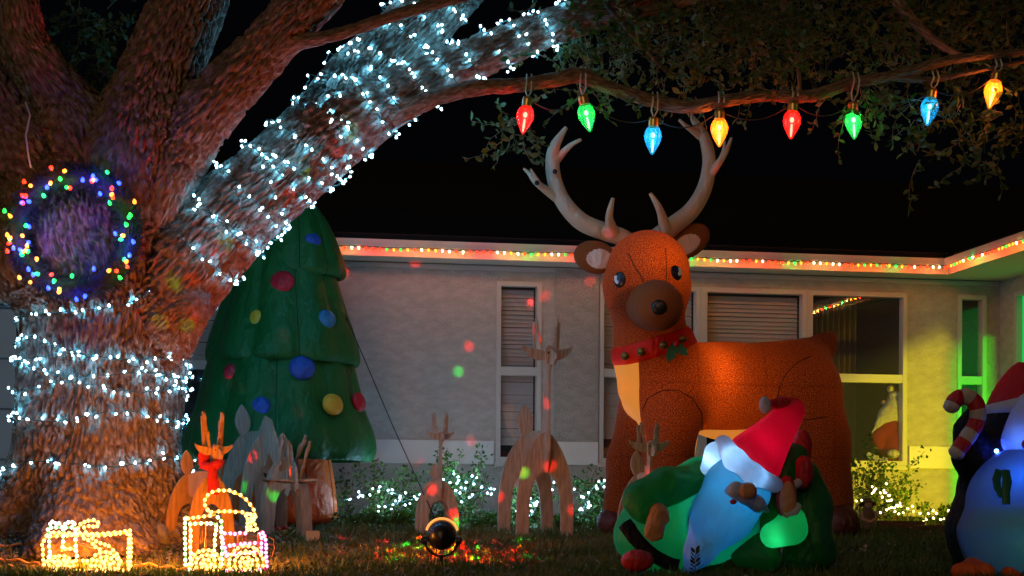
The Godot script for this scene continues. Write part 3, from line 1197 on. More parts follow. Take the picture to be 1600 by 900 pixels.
func build_tree_lights() -> void:
	var bulb := mini_bulb(0.0105, 0.028)
	var white := [[M.white_bulb, Color(0.32, 0.74, 1.0), 1.0]]
	var grp := "strings of white lights on the oak"
	# rings round the trunk: [height in the photograph at the left edge, at the right edge]
	var tr: Dictionary = limbs["trunk"]
	var rowof := func(py: float) -> float:
		var want := at(150, py, 12).y
		for i in tr.path.size():
			if tr.path[i].y >= want:
				return float(i) / (tr.path.size() - 1)
		return 1.0
	var c := PackedVector3Array()
	for r in [[740, 718, 0.0], [668, 648, 0.3], [622, 606, 0.6]]:
		for k in 150:
			var th := TAU * k / 150.0
			var x := sin(th)     # +1 at one edge, -1 at the other
			var py: float = lerpf(r[0], r[1], 0.5 + 0.5 * sin(th - PI) * -1.0) + 7.0 * sin(th * 4.0 + r[2] * 9.0)
			c.append(on_limb("trunk", rowof.call(py), th, 0.032))
	light_string("trunk_light_string", "white lights in rings round the foot of the oak's trunk", grp, c, 0.118, white, bulb, 0.0125, 1, 0.012)
	c = PackedVector3Array()
	for r in [[590, 592, 0.2], [568, 580, 0.5], [552, 566, 0.8], [524, 470, 0.1]]:
		for k in 150:
			var th := TAU * k / 150.0
			var py: float = lerpf(r[0], r[1], 0.5 + 0.5 * sin(th)) + 9.0 * sin(th * 3.0 + r[2] * 9.0)
			c.append(on_limb("trunk", rowof.call(py), th, 0.032))
	light_string("trunk_light_string", "white lights in a dense belt round the middle of the oak's trunk", grp, c, 0.118, white, bulb, 0.0125, 1, 0.012)
	c = PackedVector3Array()
	for k in 620:
		var f := 0.14 + 0.46 * k / 620.0
		c.append(on_limb("big", f, TAU * 7.0 * k / 620.0 + 0.5 * sin(k * 0.07), 0.04))
	for k in 160:
		var f := 0.60 - 0.42 * k / 160.0
		c.append(on_limb("big", f, 0.9 + 1.2 * sin(k * 0.11), 0.04))
	light_string("limb_light_string", "white lights spiralling up the thick leaning limb of the oak", grp, c, 0.098, white, bulb, 0.014, 1, 0.013)
	c = PackedVector3Array()
	for k in 460:
		var f := 0.58 + 0.28 * k / 460.0
		c.append(on_limb("big", f, TAU * 5.0 * k / 460.0 + 0.6 * sin(k * 0.09), 0.04))
	light_string("limb_light_string", "white lights round the steep upper fork of the leaning limb", grp, c, 0.098, white, bulb, 0.014, 1, 0.013)
	c = PackedVector3Array()
	for k in 460:
		var f := 0.10 + 0.62 * k / 460.0
		c.append(on_limb("fork", f, TAU * 9.0 * k / 460.0 + 0.5 * sin(k * 0.08), 0.036))
	light_string("limb_light_string", "white lights round the long branch reaching right above the antlers", grp, c, 0.098, white, bulb, 0.014, 1, 0.013)


func build_wreath() -> void:
	var d := 11.18
	var c := at(116, 364, d)
	var o := thing("wreath", "green wreath with red, blue, orange and green lights on the oak's trunk", "wreath", c)
	var R := 0.41
	var g := Geo.new()
	# needles on twigs: each a thin sliver growing out of the ring
	for k in 5200:
		var a := rng.randf() * TAU
		var b := rng.randf() * TAU
		var rr := rng.randf_range(0.04, 0.085)
		var radial := Vector3(cos(a), sin(a), 0)
		var p := radial * (R + cos(b) * rr) + Vector3(0, 0, sin(b) * rr)
		var dir := (radial * cos(b) + Vector3(0, 0, 1) * sin(b) + Vector3(-sin(a), cos(a), 0) * rng.randf_range(0.2, 1.3) + Vector3(rng.randfn(0, 0.4), rng.randfn(0, 0.4), rng.randfn(0, 0.4))).normalized()
		var s := dir.cross(Vector3(rng.randfn(), rng.randfn(), rng.randfn())).normalized() * 0.004
		var l := rng.randf_range(0.04, 0.09)
		var base := g.v.size()
		for q in [p - s, p + s, p + dir * l]:
			g.v.append(q); g.uv.append(Vector2.ZERO)
		g.tri(base, base + 1, base + 2)
	var nd := part("needles", g.done(), mat(0.004, 0.011, 0.004, 0.8), o)
	nd.set_meta("kind", "stuff")
	g = Geo.new()
	var path := PackedVector3Array()
	for k in 41:
		path.append(Vector3(cos(TAU * k / 40.0), sin(TAU * k / 40.0), 0) * R)
	g.tube(path, PackedFloat32Array([0.075]), 10, false)
	part("ring", g.done(), mat(0.005, 0.009, 0.004, 0.9), o)
	var bulb := mini_bulb(0.0155, 0.038)
	# [angle from the right, counterclockwise, in degrees; material; light colour]
	var lamps := [[150, "b"], [146, "b"], [118, "b"], [62, "b"], [55, "b"], [195, "b"], [200, "b"], [222, "b"], [228, "b"], [252, "b"], [275, "b"], [283, "b"], [300, "b"], [352, "b"], [340, "b"],
		[100, "g"], [95, "g"], [165, "g"], [172, "g"], [185, "g"], [208, "g"], [205, "g"], [330, "g"], [5, "g"], [318, "g"], [352, "g"], [15, "g"], [128, "g"]]
	for k in 46:
		lamps.append([rng.randf() * 360.0, ["r", "o", "o", "r", "o", "b", "g"][k % 7]])
	var tone := {"r": [M.c_red, Color(1, 0.10, 0.04), 0.016], "g": [M.c_green, Color(0.08, 1, 0.2), 0.016], "b": [M.c_blue, Color(0.12, 0.16, 1), 0.075], "o": [M.c_orange, Color(1, 0.5, 0.1), 0.016]}
	for l in lamps:
		var a: float = deg_to_rad(l[0] + rng.randf_range(-3, 3))
		var r := R + rng.randf_range(-0.10, 0.10)
		var p := Vector3(cos(a) * r, sin(a) * r, 0.05 + 0.075 * (1.0 - absf(r - R) * 8.0))
		var t: Array = tone[l[1]]
		var b := part("bulb", bulb, t[0], o, p)
		b.basis = Basis(Vector3(rng.randfn(), rng.randfn(), 0.3).normalized(), rng.randf() * PI)
		omni(o, p + Vector3(rng.randf_range(-0.01, 0.01), rng.randf_range(-0.01, 0.01), 0.03), t[1], t[2] * 0.7)
	g = Geo.new()
	g.tube(PackedVector3Array([at(40, 160, 11.2), at(47, 180, 11.16), at(40, 212, 11.14), at(44, 240, 11.12), at(48, 262, 11.12)]), PackedFloat32Array([0.007]), 6)
	wpart("cord", g, M.cord_white, o)


# ---------------------------------------------------------------- hanging bulbs
func build_hanging_bulbs() -> void:
	var spots := [[820, 185, "red", 8, 11.42, "leftmost red bulb ornament hanging from the oak branch, above the left antler"], [917, 182, "green", -12, 11.38, "green bulb ornament hanging by the left antler's tip"], [1020, 217, "blue", 2, 11.38, "blue bulb ornament hanging between the reindeer's antlers"], [1124, 205, "orange", 0, 11.32, "orange bulb ornament hanging beside the right antler"], [1237, 193, "red", 3, 11.28, "red bulb ornament hanging right of the antlers under the branch"], [1334, 193, "green", -3, 11.2, "green bulb ornament hanging at the right among oak leaves"], [1452, 172, "blue", 8, 11.2, "blue bulb ornament hanging at the right above a spray of leaves"], [1551, 145, "orange", 12, 11.12, "orange bulb ornament tilted at the far right end of the branch"]]
	var body := {"red": [0.95, 0.03, 0.02], "green": [0.02, 0.55, 0.16], "blue": [0.01, 0.38, 0.60], "orange": [1.0, 0.42, 0.03]}
	var wire_pts := PackedVector3Array()
	for s in spots:
		var k: Array = body[s[2]]
		var shell_m := mat(k[0] * 0.7, k[1] * 0.7, k[2] * 0.7, 0.28)
		shell_m.transparency = BaseMaterial3D.TRANSPARENCY_ALPHA
		shell_m.albedo_color.a = 0.5
		shell_m.emission_enabled = true
		shell_m.emission = lin(k[0], k[1], k[2])
		shell_m.emission_energy_multiplier = 0.38
		shell_m.clearcoat_enabled = true
		shell_m.clearcoat = 0.8
		shell_m.clearcoat_roughness = 0.1
		var core := glow(minf(1.0, k[0] * 0.9 + 0.25), minf(1.0, k[1] * 0.9 + 0.25), minf(1.0, k[2] * 0.9 + 0.15), 6.0)
		var o := thing("bulb_ornament", s[5], "ornament", at(s[0], s[1], s[4]), "big light bulbs hung from the oak branch")
		o.rotation.z = deg_to_rad(-s[3])
		var u: float = s[4] / F      # metres in one pixel
		var g := Geo.new()
		var prof := [Vector2(0.1, -25), Vector2(2.5, -23.5), Vector2(6.0, -17), Vector2(10.3, -9), Vector2(13.2, -1), Vector2(14.0, 5), Vector2(12.8, 11), Vector2(9.8, 16.5), Vector2(8.0, 19)].map(func(p): return p * u)
		g.lathe(prof, Transform3D(), 20)
		part("lamp_shell", g.done(), shell_m, o)
		g = Geo.new()
		g.ball(Transform3D(Basis.from_scale(Vector3(3.4, 4.4, 3.4) * u), Vector3(0, 5.5 * u, 0)), 10, 8)
		g.tube(PackedVector3Array([Vector3(0, -1, 0) * u, Vector3(0, -12, 0) * u, Vector3(0, -21, 0) * u]), PackedFloat32Array([1.4 * u, 1.9 * u, 1.0 * u]), 8)
		var lamp := part("filament", g.done(), core, o)
		omni(lamp, Vector3(0, 5.5 * u, 0), Color(k[0], k[1], k[2]).lerp(Color.WHITE, 0.12), 0.20, 0.03)
		g = Geo.new()
		g.lathe([Vector2(7.6, 18.5), Vector2(8.4, 20), Vector2(7.6, 22), Vector2(8.4, 24), Vector2(7.6, 26), Vector2(8.4, 28), Vector2(7.6, 30), Vector2(7.4, 33), Vector2(0.1, 33.2)].map(func(p): return p * u), Transform3D(), 18)
		part("cap", g.done(), M.brass, o)
		# the loop of wire that holds it to the branch
		var best := Vector3.ZERO
		var hook := o.transform * Vector3(0, 33 * u, 0)
		for key in ["hanger", "hanger_b"]:
			for p in limbs[key].path:
				if best == Vector3.ZERO or absf(p.x - hook.x - 0.01) < absf(best.x - hook.x - 0.01):
					best = p
		var inv := o.transform.affine_inverse()
		g = Geo.new()
		for e in [-0.022, 0.022]:
			g.tube(PackedVector3Array([inv * hook, inv * (hook.lerp(best, 0.4) + Vector3(e, 0, 0.02)), inv * (best + Vector3(e * 0.8, 0.0, 0.055)), inv * (best + Vector3(e * 0.8, 0.07, 0.0))]), PackedFloat32Array([0.006]), 6)
		part("hook", g.done(), M.cord_white, o)
		wire_pts.append(hook)
	var path := PackedVector3Array()
	for i in wire_pts.size() - 1:
		for k in 8:
			var t := k / 8.0
			path.append(wire_pts[i].lerp(wire_pts[i + 1], t) - Vector3(0, 0.10 * 4.0 * t * (1 - t), 0))
	path.append(wire_pts[-1])
	var g := Geo.new()
	g.tube(path, PackedFloat32Array([0.004]), 5)
	var w := thing("lamp_cable", "thin dark cable slung between the hanging bulb ornaments", "cable", wire_pts[0])
	wpart("cable", g, M.wire_black, w)


# ---------------------------------------------------------------- inflatable tree
func build_inflatable_tree() -> void:
	var d := 14.85
	var c := on_ground(437, d)
	var o := thing("inflatable_tree", "tall green inflatable tree of three tiers with coloured ornaments on an orange trunk", "inflatable tree", c)
	var u := d / F
	var y := func(py: float) -> float: return EYE + (HORIZON - py) * u - c.y
	var lobed := func(profile: Array, cx: float, cz: float, m: Material, called: String, lobes: int, depth: float, turn: float) -> void:
		# rows densified so that the puffs stay round
		var rows := []
		for i in profile.size() - 1:
			for k in 6:
				var t := k / 6.0
				var a: Vector2 = profile[maxi(i - 1, 0)]
				var b: Vector2 = profile[mini(i + 2, profile.size() - 1)]
				rows.append((profile[i] as Vector2).cubic_interpolate(profile[i + 1], a, b, t))
		rows.append(profile[-1])
		var g := Geo.new()
		g.lathe(rows, Transform3D(Basis(Vector3.UP, turn), Vector3(cx, 0, cz)), 96, lobes, depth)
		var tier := part(called, g.done(), m, o)
		for k in lobes:
			var a := TAU * (k + 0.5) / lobes
			var line := PackedVector3Array()
			for q in rows:
				line.append(Transform3D(Basis(Vector3.UP, turn), Vector3(cx, 0, cz)) * Vector3(cos(a) * (q.x * (1.0 - depth) + 0.002), q.y, -sin(a) * (q.x * (1.0 - depth) + 0.002)))
			g = Geo.new()
			g.tube(line, PackedFloat32Array([0.005]), 5, false)
			part("seam", g.done(), M.seam_green if m == M.green_tree else M.seam, tier)
	var P := func(r: float, py: float) -> Vector2: return Vector2(r * u, y.call(py))
	lobed.call([P.call(2, 822), P.call(70, 821), P.call(92, 812), P.call(92, 780), P.call(85, 730), P.call(78, 690)], -0.02, 0.0, M.orange_fab, "trunk", 8, 0.05, 0.3)
	lobed.call([P.call(60, 690), P.call(112, 696), P.call(136, 722), P.call(149, 712), P.call(148, 684), P.call(132, 640), P.call(118, 585), P.call(100, 535), P.call(80, 500)], 0.0, 0.0, M.green_tree, "tier", 10, 0.07, 0.1)
	lobed.call([P.call(60, 532), P.call(94, 540), P.call(110, 572), P.call(121, 566), P.call(118, 538), P.call(98, 480), P.call(82, 430), P.call(64, 390), P.call(50, 370)], 0.03, 0.0, M.green_tree, "tier", 10, 0.07, 0.35)
	lobed.call([P.call(30, 400), P.call(54, 408), P.call(66, 436), P.call(77, 432), P.call(74, 408), P.call(54, 358), P.call(36, 330), P.call(22, 314), P.call(8, 306), P.call(0.5, 304)], 0.15, 0.0, M.green_tree, "tier", 10, 0.07, 0.2)
	# ornaments sewn to the tiers: pixel, radius, colour, tier axis and radius there
	for s in [[487, 375, 13, "orn_blue", 462, 58], [441, 440, 16, "orn_red", 442, 88], [400, 498, 14, "orn_yellow", 442, 104], [511, 498, 13, "orn_cyan", 442, 104], [358, 582, 14, "orn_red", 437, 120], [472, 575, 17, "orn_blue", 437, 118], [520, 632, 15, "orn_yellow", 437, 131], [561, 628, 14, "orn_red", 437, 131], [404, 636, 16, "orn_blue", 437, 132]]:
		var dx: float = s[0] - s[4]
		var dz := sqrt(maxf(0.0, s[5] * s[5] - dx * dx))
		var p := at(s[0], s[1], d - dz * u * 0.97)
		var nrm := Vector3(dx, 30, dz).normalized()
		var side := nrm.cross(Vector3.UP).normalized()
		var r: float = s[2] * u * 1.12
		var g := Geo.new()
		g.ball(Transform3D(Basis(side * r * 1.05, nrm * r * 0.55, side.cross(nrm) * r), p - c), 18, 10)
		var m: Material = M[s[3]]
		part("ornament", g.done(), m, o)
	for t in [[[541, 495, 14.6], [692, 722, 13.6]], [[541, 492, 14.6], [548, 640, 15.4]]]:
		var a := at(t[0][0], t[0][1], t[0][2])
		var b := at(t[1][0], t[1][1], t[1][2])
		b.y = ground_y(b.x, b.z) if t[1][0] > 600 else b.y
		var g := Geo.new()
		g.tube(PackedVector3Array([a - c, a.lerp(b, 0.5) - c - Vector3(0, 0.03, 0), b - c]), PackedFloat32Array([0.005]), 5)
		part("tether", g.done(), M.wire_black, o)


# ---------------------------------------------------------------- reindeer
func horn(pts: Array) -> Geo:
	var g := Geo.new()
	var s := spline(pts, 0.03)
	var slim := PackedFloat32Array()
	for r in s[1]:
		slim.append(r * 0.70)
	g.tube(s[0], slim, 14)
	return g


func build_reindeer() -> void:
	var o := thing("inflatable_reindeer", "giant brown plush inflatable reindeer with tall antlers and a red belled collar", "inflatable reindeer", on_ground(1140, 13.9))
	var px := func(n: float, d: float) -> float: return n / F * d
	var body := Body.new()
	body.k = 0.13
	body.chain([at(1058, 603, 13.55), at(1130, 607, 13.75), at(1238, 603, 14.0)], [px.call(71, 13.55), px.call(67, 13.75), px.call(72, 14.0)])
	body.chain([at(1030, 596, 13.5), at(1018, 540, 13.4), at(1010, 470, 13.3)], [px.call(63, 13.5), px.call(54, 13.4), px.call(54, 13.3)])
	body.chain([at(1011, 440, 13.2), at(1012, 426, 13.2)], [px.call(70, 13.2), px.call(66, 13.2)])
	# legs: near front, far front, near hind, far hind
	body.chain([at(1050, 652, 13.35), at(1042, 730, 13.4), at(1032, 806, 13.45)], [px.call(46, 13.35), px.call(36, 13.4), px.call(30, 13.45)])
	body.chain([at(1005, 640, 13.8), at(982, 720, 13.9), at(966, 792, 13.95)], [px.call(40, 13.8), px.call(30, 13.9), px.call(25, 13.95)])
	body.chain([at(1255, 622, 13.8), at(1274, 690, 13.85), at(1296, 785, 13.9)], [px.call(60, 13.8), px.call(50, 13.85), px.call(38, 13.9)])
	body.chain([at(1230, 640, 14.35), at(1226, 720, 14.4), at(1232, 800, 14.4)], [px.call(52, 14.35), px.call(40, 14.4), px.call(32, 14.4)])
	var tail := [at(1268, 556, 14.15), at(1288, 540, 14.25), at(1302, 522, 14.3)]
	body.chain(tail, [px.call(30, 14.15), px.call(17, 14.2), px.call(4, 14.3)])
	part("body", body.mesh(0.036), M.plush, o, -o.position)
	var lamp := Geo.new()
	# lamps inside, as the glow through the fabric shows
	for l in [[1028, 415, 13.05, 0.16], [1112, 590, 13.49, 0.30], [1050, 600, 13.55, 0.035], [1190, 612, 13.80, 0.08], [1275, 640, 13.85, 0.015], [1010, 500, 13.35, 0.012]]:
		omni(o, at(l[0], l[1], l[2]) - o.position, Color(1, 0.66, 0.34), l[3], 0.04)
	# muzzle and nose
	var mz := Body.new()
	mz.k = 0.1
	mz.chain([at(1020, 474, 13.0), at(1029, 480, 12.74)], [px.call(43, 13.0), px.call(37, 12.74)])
	part("muzzle", mz.mesh(0.024), M.plush_dark, o, -o.position)
	var fwd := Vector3(0.12, 0.02, 1).normalized()
	var p := mz.cast(at(1030, 480, 11.9), (at(1030, 480, 14) - at(1030, 480, 11.9)).normalized())
	var g := Geo.new()
	g.ball(Transform3D(Basis(Vector3.RIGHT * 0.066, Vector3.UP * 0.062, fwd * 0.035), p), 18, 10)
	wpart("nose", g, M.black, o)
	# eyes
	for e in [[968, 437, 1.0], [1057, 426, 0.85]]:
		var from := at(e[0], e[1], 11.5)
		var q := body.cast(from, (at(e[0], e[1], 14) - from).normalized())
		var n := body.normal(q)
		var side := Vector3.UP.cross(n).normalized()
		var up := n.cross(side)
		g = Geo.new()
		g.ball(Transform3D(Basis(side * 0.062, up * 0.068, n * 0.018), q), 20, 8)
		var eye := wpart("eye", g, M.black, o)
		g = Geo.new()
		g.ball(Transform3D(Basis(side * 0.046, up * 0.052, n * 0.016), q + n * 0.006), 16, 8)
		part("iris", g.done(), M.eye_blue, eye)
		g = Geo.new()
		var poly := PackedVector2Array()
		for t in [[-0.034, 0.034], [-0.004, 0.036], [-0.010, 0.010], [-0.002, -0.010], [0.008, -0.012], [0.0, -0.038], [-0.026, -0.026], [-0.038, 0.0]]:
			poly.append(Vector2(t[0] * (1.0 if e[0] < 1000 else -1.0), t[1]))
		g.plate(poly, 0.004, Transform3D(Basis(side, up, n), q + n * 0.024))
		part("glint", g.done(), M.eye_white, eye)
	# ears: a plush shell and a pale lining
	for e in [[930, 402, 13.2, 34, 26, -0.18, 972, 412], [1077, 377, 13.3, 36, 24, 0.62, 1046, 398]]:
		var c := at(e[0], e[1], e[2])
		var axis := (c - at(e[6], e[7], e[2])).normalized()
		var face := Vector3(0.15, 0.0, 1).normalized()
		face = (face - axis * face.dot(axis)).normalized()
		var b := Basis(axis * px.call(e[3], 13.2), face.cross(axis) * px.call(e[4], 13.2), face * 0.06)
		g = Geo.new()
		g.ball(Transform3D(b, c), 24, 14)
		var ear := wpart("ear", g, M.plush_dark, o)
		g = Geo.new()
		g.ball(Transform3D(Basis(b.x * 0.66, b.y * 0.62, face * 0.02), c + face * 0.045 + axis * -0.03 - Vector3(0, 0.012, 0)), 20, 8)
		part("ear_lining", g.done(), M.ear_inner, ear)
	# antlers, each one continuous horn with its tines
	var left := part("antler", horn([[990, 386, 13.2, 18], [975, 372, 13.2, 19], [945, 362, 13.2, 20], [908, 346, 13.2, 20], [880, 315, 13.2, 18], [866, 280, 13.2, 16.5], [863, 248, 13.2, 15], [867, 228, 13.2, 12], [876, 212, 13.2, 8], [885, 199, 13.2, 4.5]]).done(), M.antler, o, -o.position)
	var right := part("antler", horn([[1014, 388, 13.2, 19], [1026, 372, 13.2, 21], [1050, 354, 13.2, 21], [1081, 328, 13.25, 19], [1101, 293, 13.3, 17], [1108, 255, 13.3, 15.5], [1103, 222, 13.3, 13.5], [1092, 200, 13.3, 10], [1083, 186, 13.3, 6.5], [1075, 174, 13.3, 4]]).done(), M.antler, o, -o.position)
	for t in [[left, [[868, 250, 13.2, 12], [880, 238, 13.2, 8], [893, 226, 13.15, 5.5], [908, 218, 13.1, 3.5]]], [left, [[872, 310, 13.2, 12], [853, 297, 13.15, 9], [836, 283, 13.1, 7], [826, 270, 13.1, 4.5], [818, 263, 13.1, 2.5]]], [left, [[848, 294, 13.15, 7], [839, 281, 13.1, 5], [829, 264, 13.05, 2.5]]], [left, [[958, 364, 13.15, 15], [952, 342, 13.05, 9.5], [954, 325, 13.0, 7], [958, 310, 13.0, 4]]],
			[right, [[1094, 212, 13.3, 10], [1082, 203, 13.25, 7.5], [1072, 197, 13.2, 5], [1061, 187, 13.2, 3]]], [right, [[1106, 276, 13.3, 12], [1119, 260, 13.25, 9], [1132, 241, 13.2, 6.5], [1139, 226, 13.2, 4.5], [1143, 215, 13.2, 2.5]]], [right, [[1126, 250, 13.25, 7], [1131, 236, 13.2, 5], [1132, 220, 13.2, 2.5]]], [right, [[1040, 360, 13.15, 15], [1034, 336, 13.05, 10], [1027, 320, 13.0, 7.5], [1016, 302, 13.0, 4]]]]:
		part("tine", horn(t[1]).done(), M.antler, t[0])
	# collar round the neck, with bells and a sprig of holly
	var cc := at(1019, 541, 13.42)
	var tilt := Basis(Vector3(0, 0, 1), 0.30) * Basis(Vector3.RIGHT, 0.12)
	g = Geo.new()
	var ring := func(a: float, v: float, off: float) -> Vector3:
		var dir := tilt * Vector3(cos(a), 0, -sin(a))
		var c: Vector3 = cc + tilt * Vector3(0, v, 0)
		return body.cast(c + dir * 1.1, -dir) + dir * off
	var rows := []
	for k in 9:
		var a := PI * (k / 8.0 - 0.5)
		var row := PackedVector3Array()
		for j in 64:
			row.append(ring.call(TAU * j / 64.0, 0.083 * sin(a), 0.004 + 0.03 * cos(a)))
		rows.append(row)
	g.grid(rows)
	wpart("collar", g, M.collar, o)
	for a in [-2.35, -1.95, -1.45, -0.95]:
		var q: Vector3 = ring.call(a, 0.0, 0.045)
		g = Geo.new()
		g.ball(Transform3D(Basis.from_scale(Vector3.ONE * 0.036), q), 14, 10)
		var bell := wpart("bell", g, M.bell, o)
		g = Geo.new()
		g.tube(PackedVector3Array([q + Vector3(-0.03, -0.012, 0.028), q + Vector3(0.0, -0.012, 0.039), q + Vector3(0.03, -0.012, 0.028)]), PackedFloat32Array([0.004]), 5)
		part("slit", g.done(), M.black, bell)
	var hq: Vector3 = ring.call(-1.2, -0.02, 0.05)
	for t in [[-0.35, 1.0], [0.85, 0.9]]:
		g = Geo.new()
		var poly := PackedVector2Array()
		for v in [[0, 0.02], [0.035, -0.01], [0.03, -0.035], [0.05, -0.06], [0.036, -0.085], [0.044, -0.11], [0.022, -0.135], [0, -0.17], [-0.022, -0.135], [-0.044, -0.11], [-0.036, -0.085], [-0.05, -0.06], [-0.03, -0.035], [-0.035, -0.01]]:
			poly.append(Vector2(v[0], v[1]) * t[1])
		g.plate(poly, 0.012, Transform3D(Basis(Vector3(0, 0, 1), t[0]), hq + Vector3(0, 0, 0.012 + 0.014 * t[1])))
		wpart("holly_leaf", g, M.holly, o)
	g = Geo.new()
	g.ball(Transform3D(Basis.from_scale(Vector3.ONE * 0.026), hq + Vector3(0.01, 0.0, 0.045)), 10, 8)
	wpart("berry", g, M.orn_red, o)
	# pale chest and belly panels, the light of the inner lamps put in as emission
	# (patches of cloth that follow the body)
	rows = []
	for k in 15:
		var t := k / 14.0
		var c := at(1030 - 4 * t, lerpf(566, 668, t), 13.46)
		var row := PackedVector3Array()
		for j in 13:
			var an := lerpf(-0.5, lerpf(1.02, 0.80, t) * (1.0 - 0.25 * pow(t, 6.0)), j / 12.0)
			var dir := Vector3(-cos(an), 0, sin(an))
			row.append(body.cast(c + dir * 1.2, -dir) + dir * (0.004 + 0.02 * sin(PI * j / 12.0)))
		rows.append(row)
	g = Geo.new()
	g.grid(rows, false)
	wpart("chest_panel", g, M.cream_glow, o)
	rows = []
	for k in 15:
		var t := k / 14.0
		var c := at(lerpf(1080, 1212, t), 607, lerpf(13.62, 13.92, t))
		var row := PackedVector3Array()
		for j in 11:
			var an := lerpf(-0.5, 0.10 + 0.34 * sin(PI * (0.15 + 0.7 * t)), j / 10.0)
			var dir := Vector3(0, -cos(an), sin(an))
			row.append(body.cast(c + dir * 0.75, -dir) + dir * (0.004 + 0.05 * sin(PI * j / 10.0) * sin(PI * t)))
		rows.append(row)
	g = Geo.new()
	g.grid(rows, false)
	wpart("belly_panel", g, M.cream_glow, o)
	omni(o, at(985, 600, 13.36) - o.position, Color(1, 0.62, 0.24), 0.02, 0.03)
	omni(o, at(1135, 655, 13.68) - o.position, Color(1, 0.62, 0.24), 0.02, 0.03)
	# hooves
	for h in [[1028, 822, 13.4, 44], [958, 812, 13.9, 30], [1312, 815, 13.8, 44], [1236, 822, 14.35, 38]]:
		var hf := Body.new()
		var q := at(h[0], h[1], h[2])
		var r: float = px.call(h[3], h[2])
		var gy := ground_y(q.x, q.z)
		hf.bone(Vector3(q.x - r * 0.15, gy + r * 0.62, q.z), Vector3(q.x + r * 0.05, gy + r * 0.52, q.z + r * 0.35), r * 0.72, r * 0.62)
		part("hoof", hf.mesh(0.03), M.hoof, o, -o.position)
	# seams down the face, over the hip and the shoulder
	for s in [[[982, 396], [990, 414], [1003, 434], [1009, 452], [1012, 466]], [[1040, 388], [1041, 410], [1041, 436], [1040, 452]], [[1268, 556], [1246, 566], [1228, 584], [1217, 608], [1213, 640], [1214, 664]], [[1004, 640], [1012, 622], [1034, 610], [1060, 610], [1082, 622], [1096, 645], [1098, 668], [1092, 690]], [[1222, 650], [1262, 656], [1300, 650]]]:
		var path := PackedVector3Array()
		for i in s.size() - 1:
			for k in 6:
				var t := k / 6.0
				var x: float = lerpf(s[i][0], s[i + 1][0], t)
				var y: float = lerpf(s[i][1], s[i + 1][1], t)
				var from := at(x, y, 11.0)
				var hit := body.cast(from, (at(x, y, 15) - from).normalized())
				if hit.z > -14.6:
					path.append(hit)
		g = Geo.new()
		g.tube(path, PackedFloat32Array([0.0045]), 5)
		wpart("seam", g, M.seam, o)
	# tie points left on the antler
	for t in [[867, 268, 13.1], [839, 286, 13.05]]:
		g = Geo.new()
		g.ball(Transform3D(Basis.from_scale(Vector3(0.022, 0.022, 0.02)), at(t[0], t[1], t[2])), 8, 6)
		wpart("tether_loop", g, M.black, o)


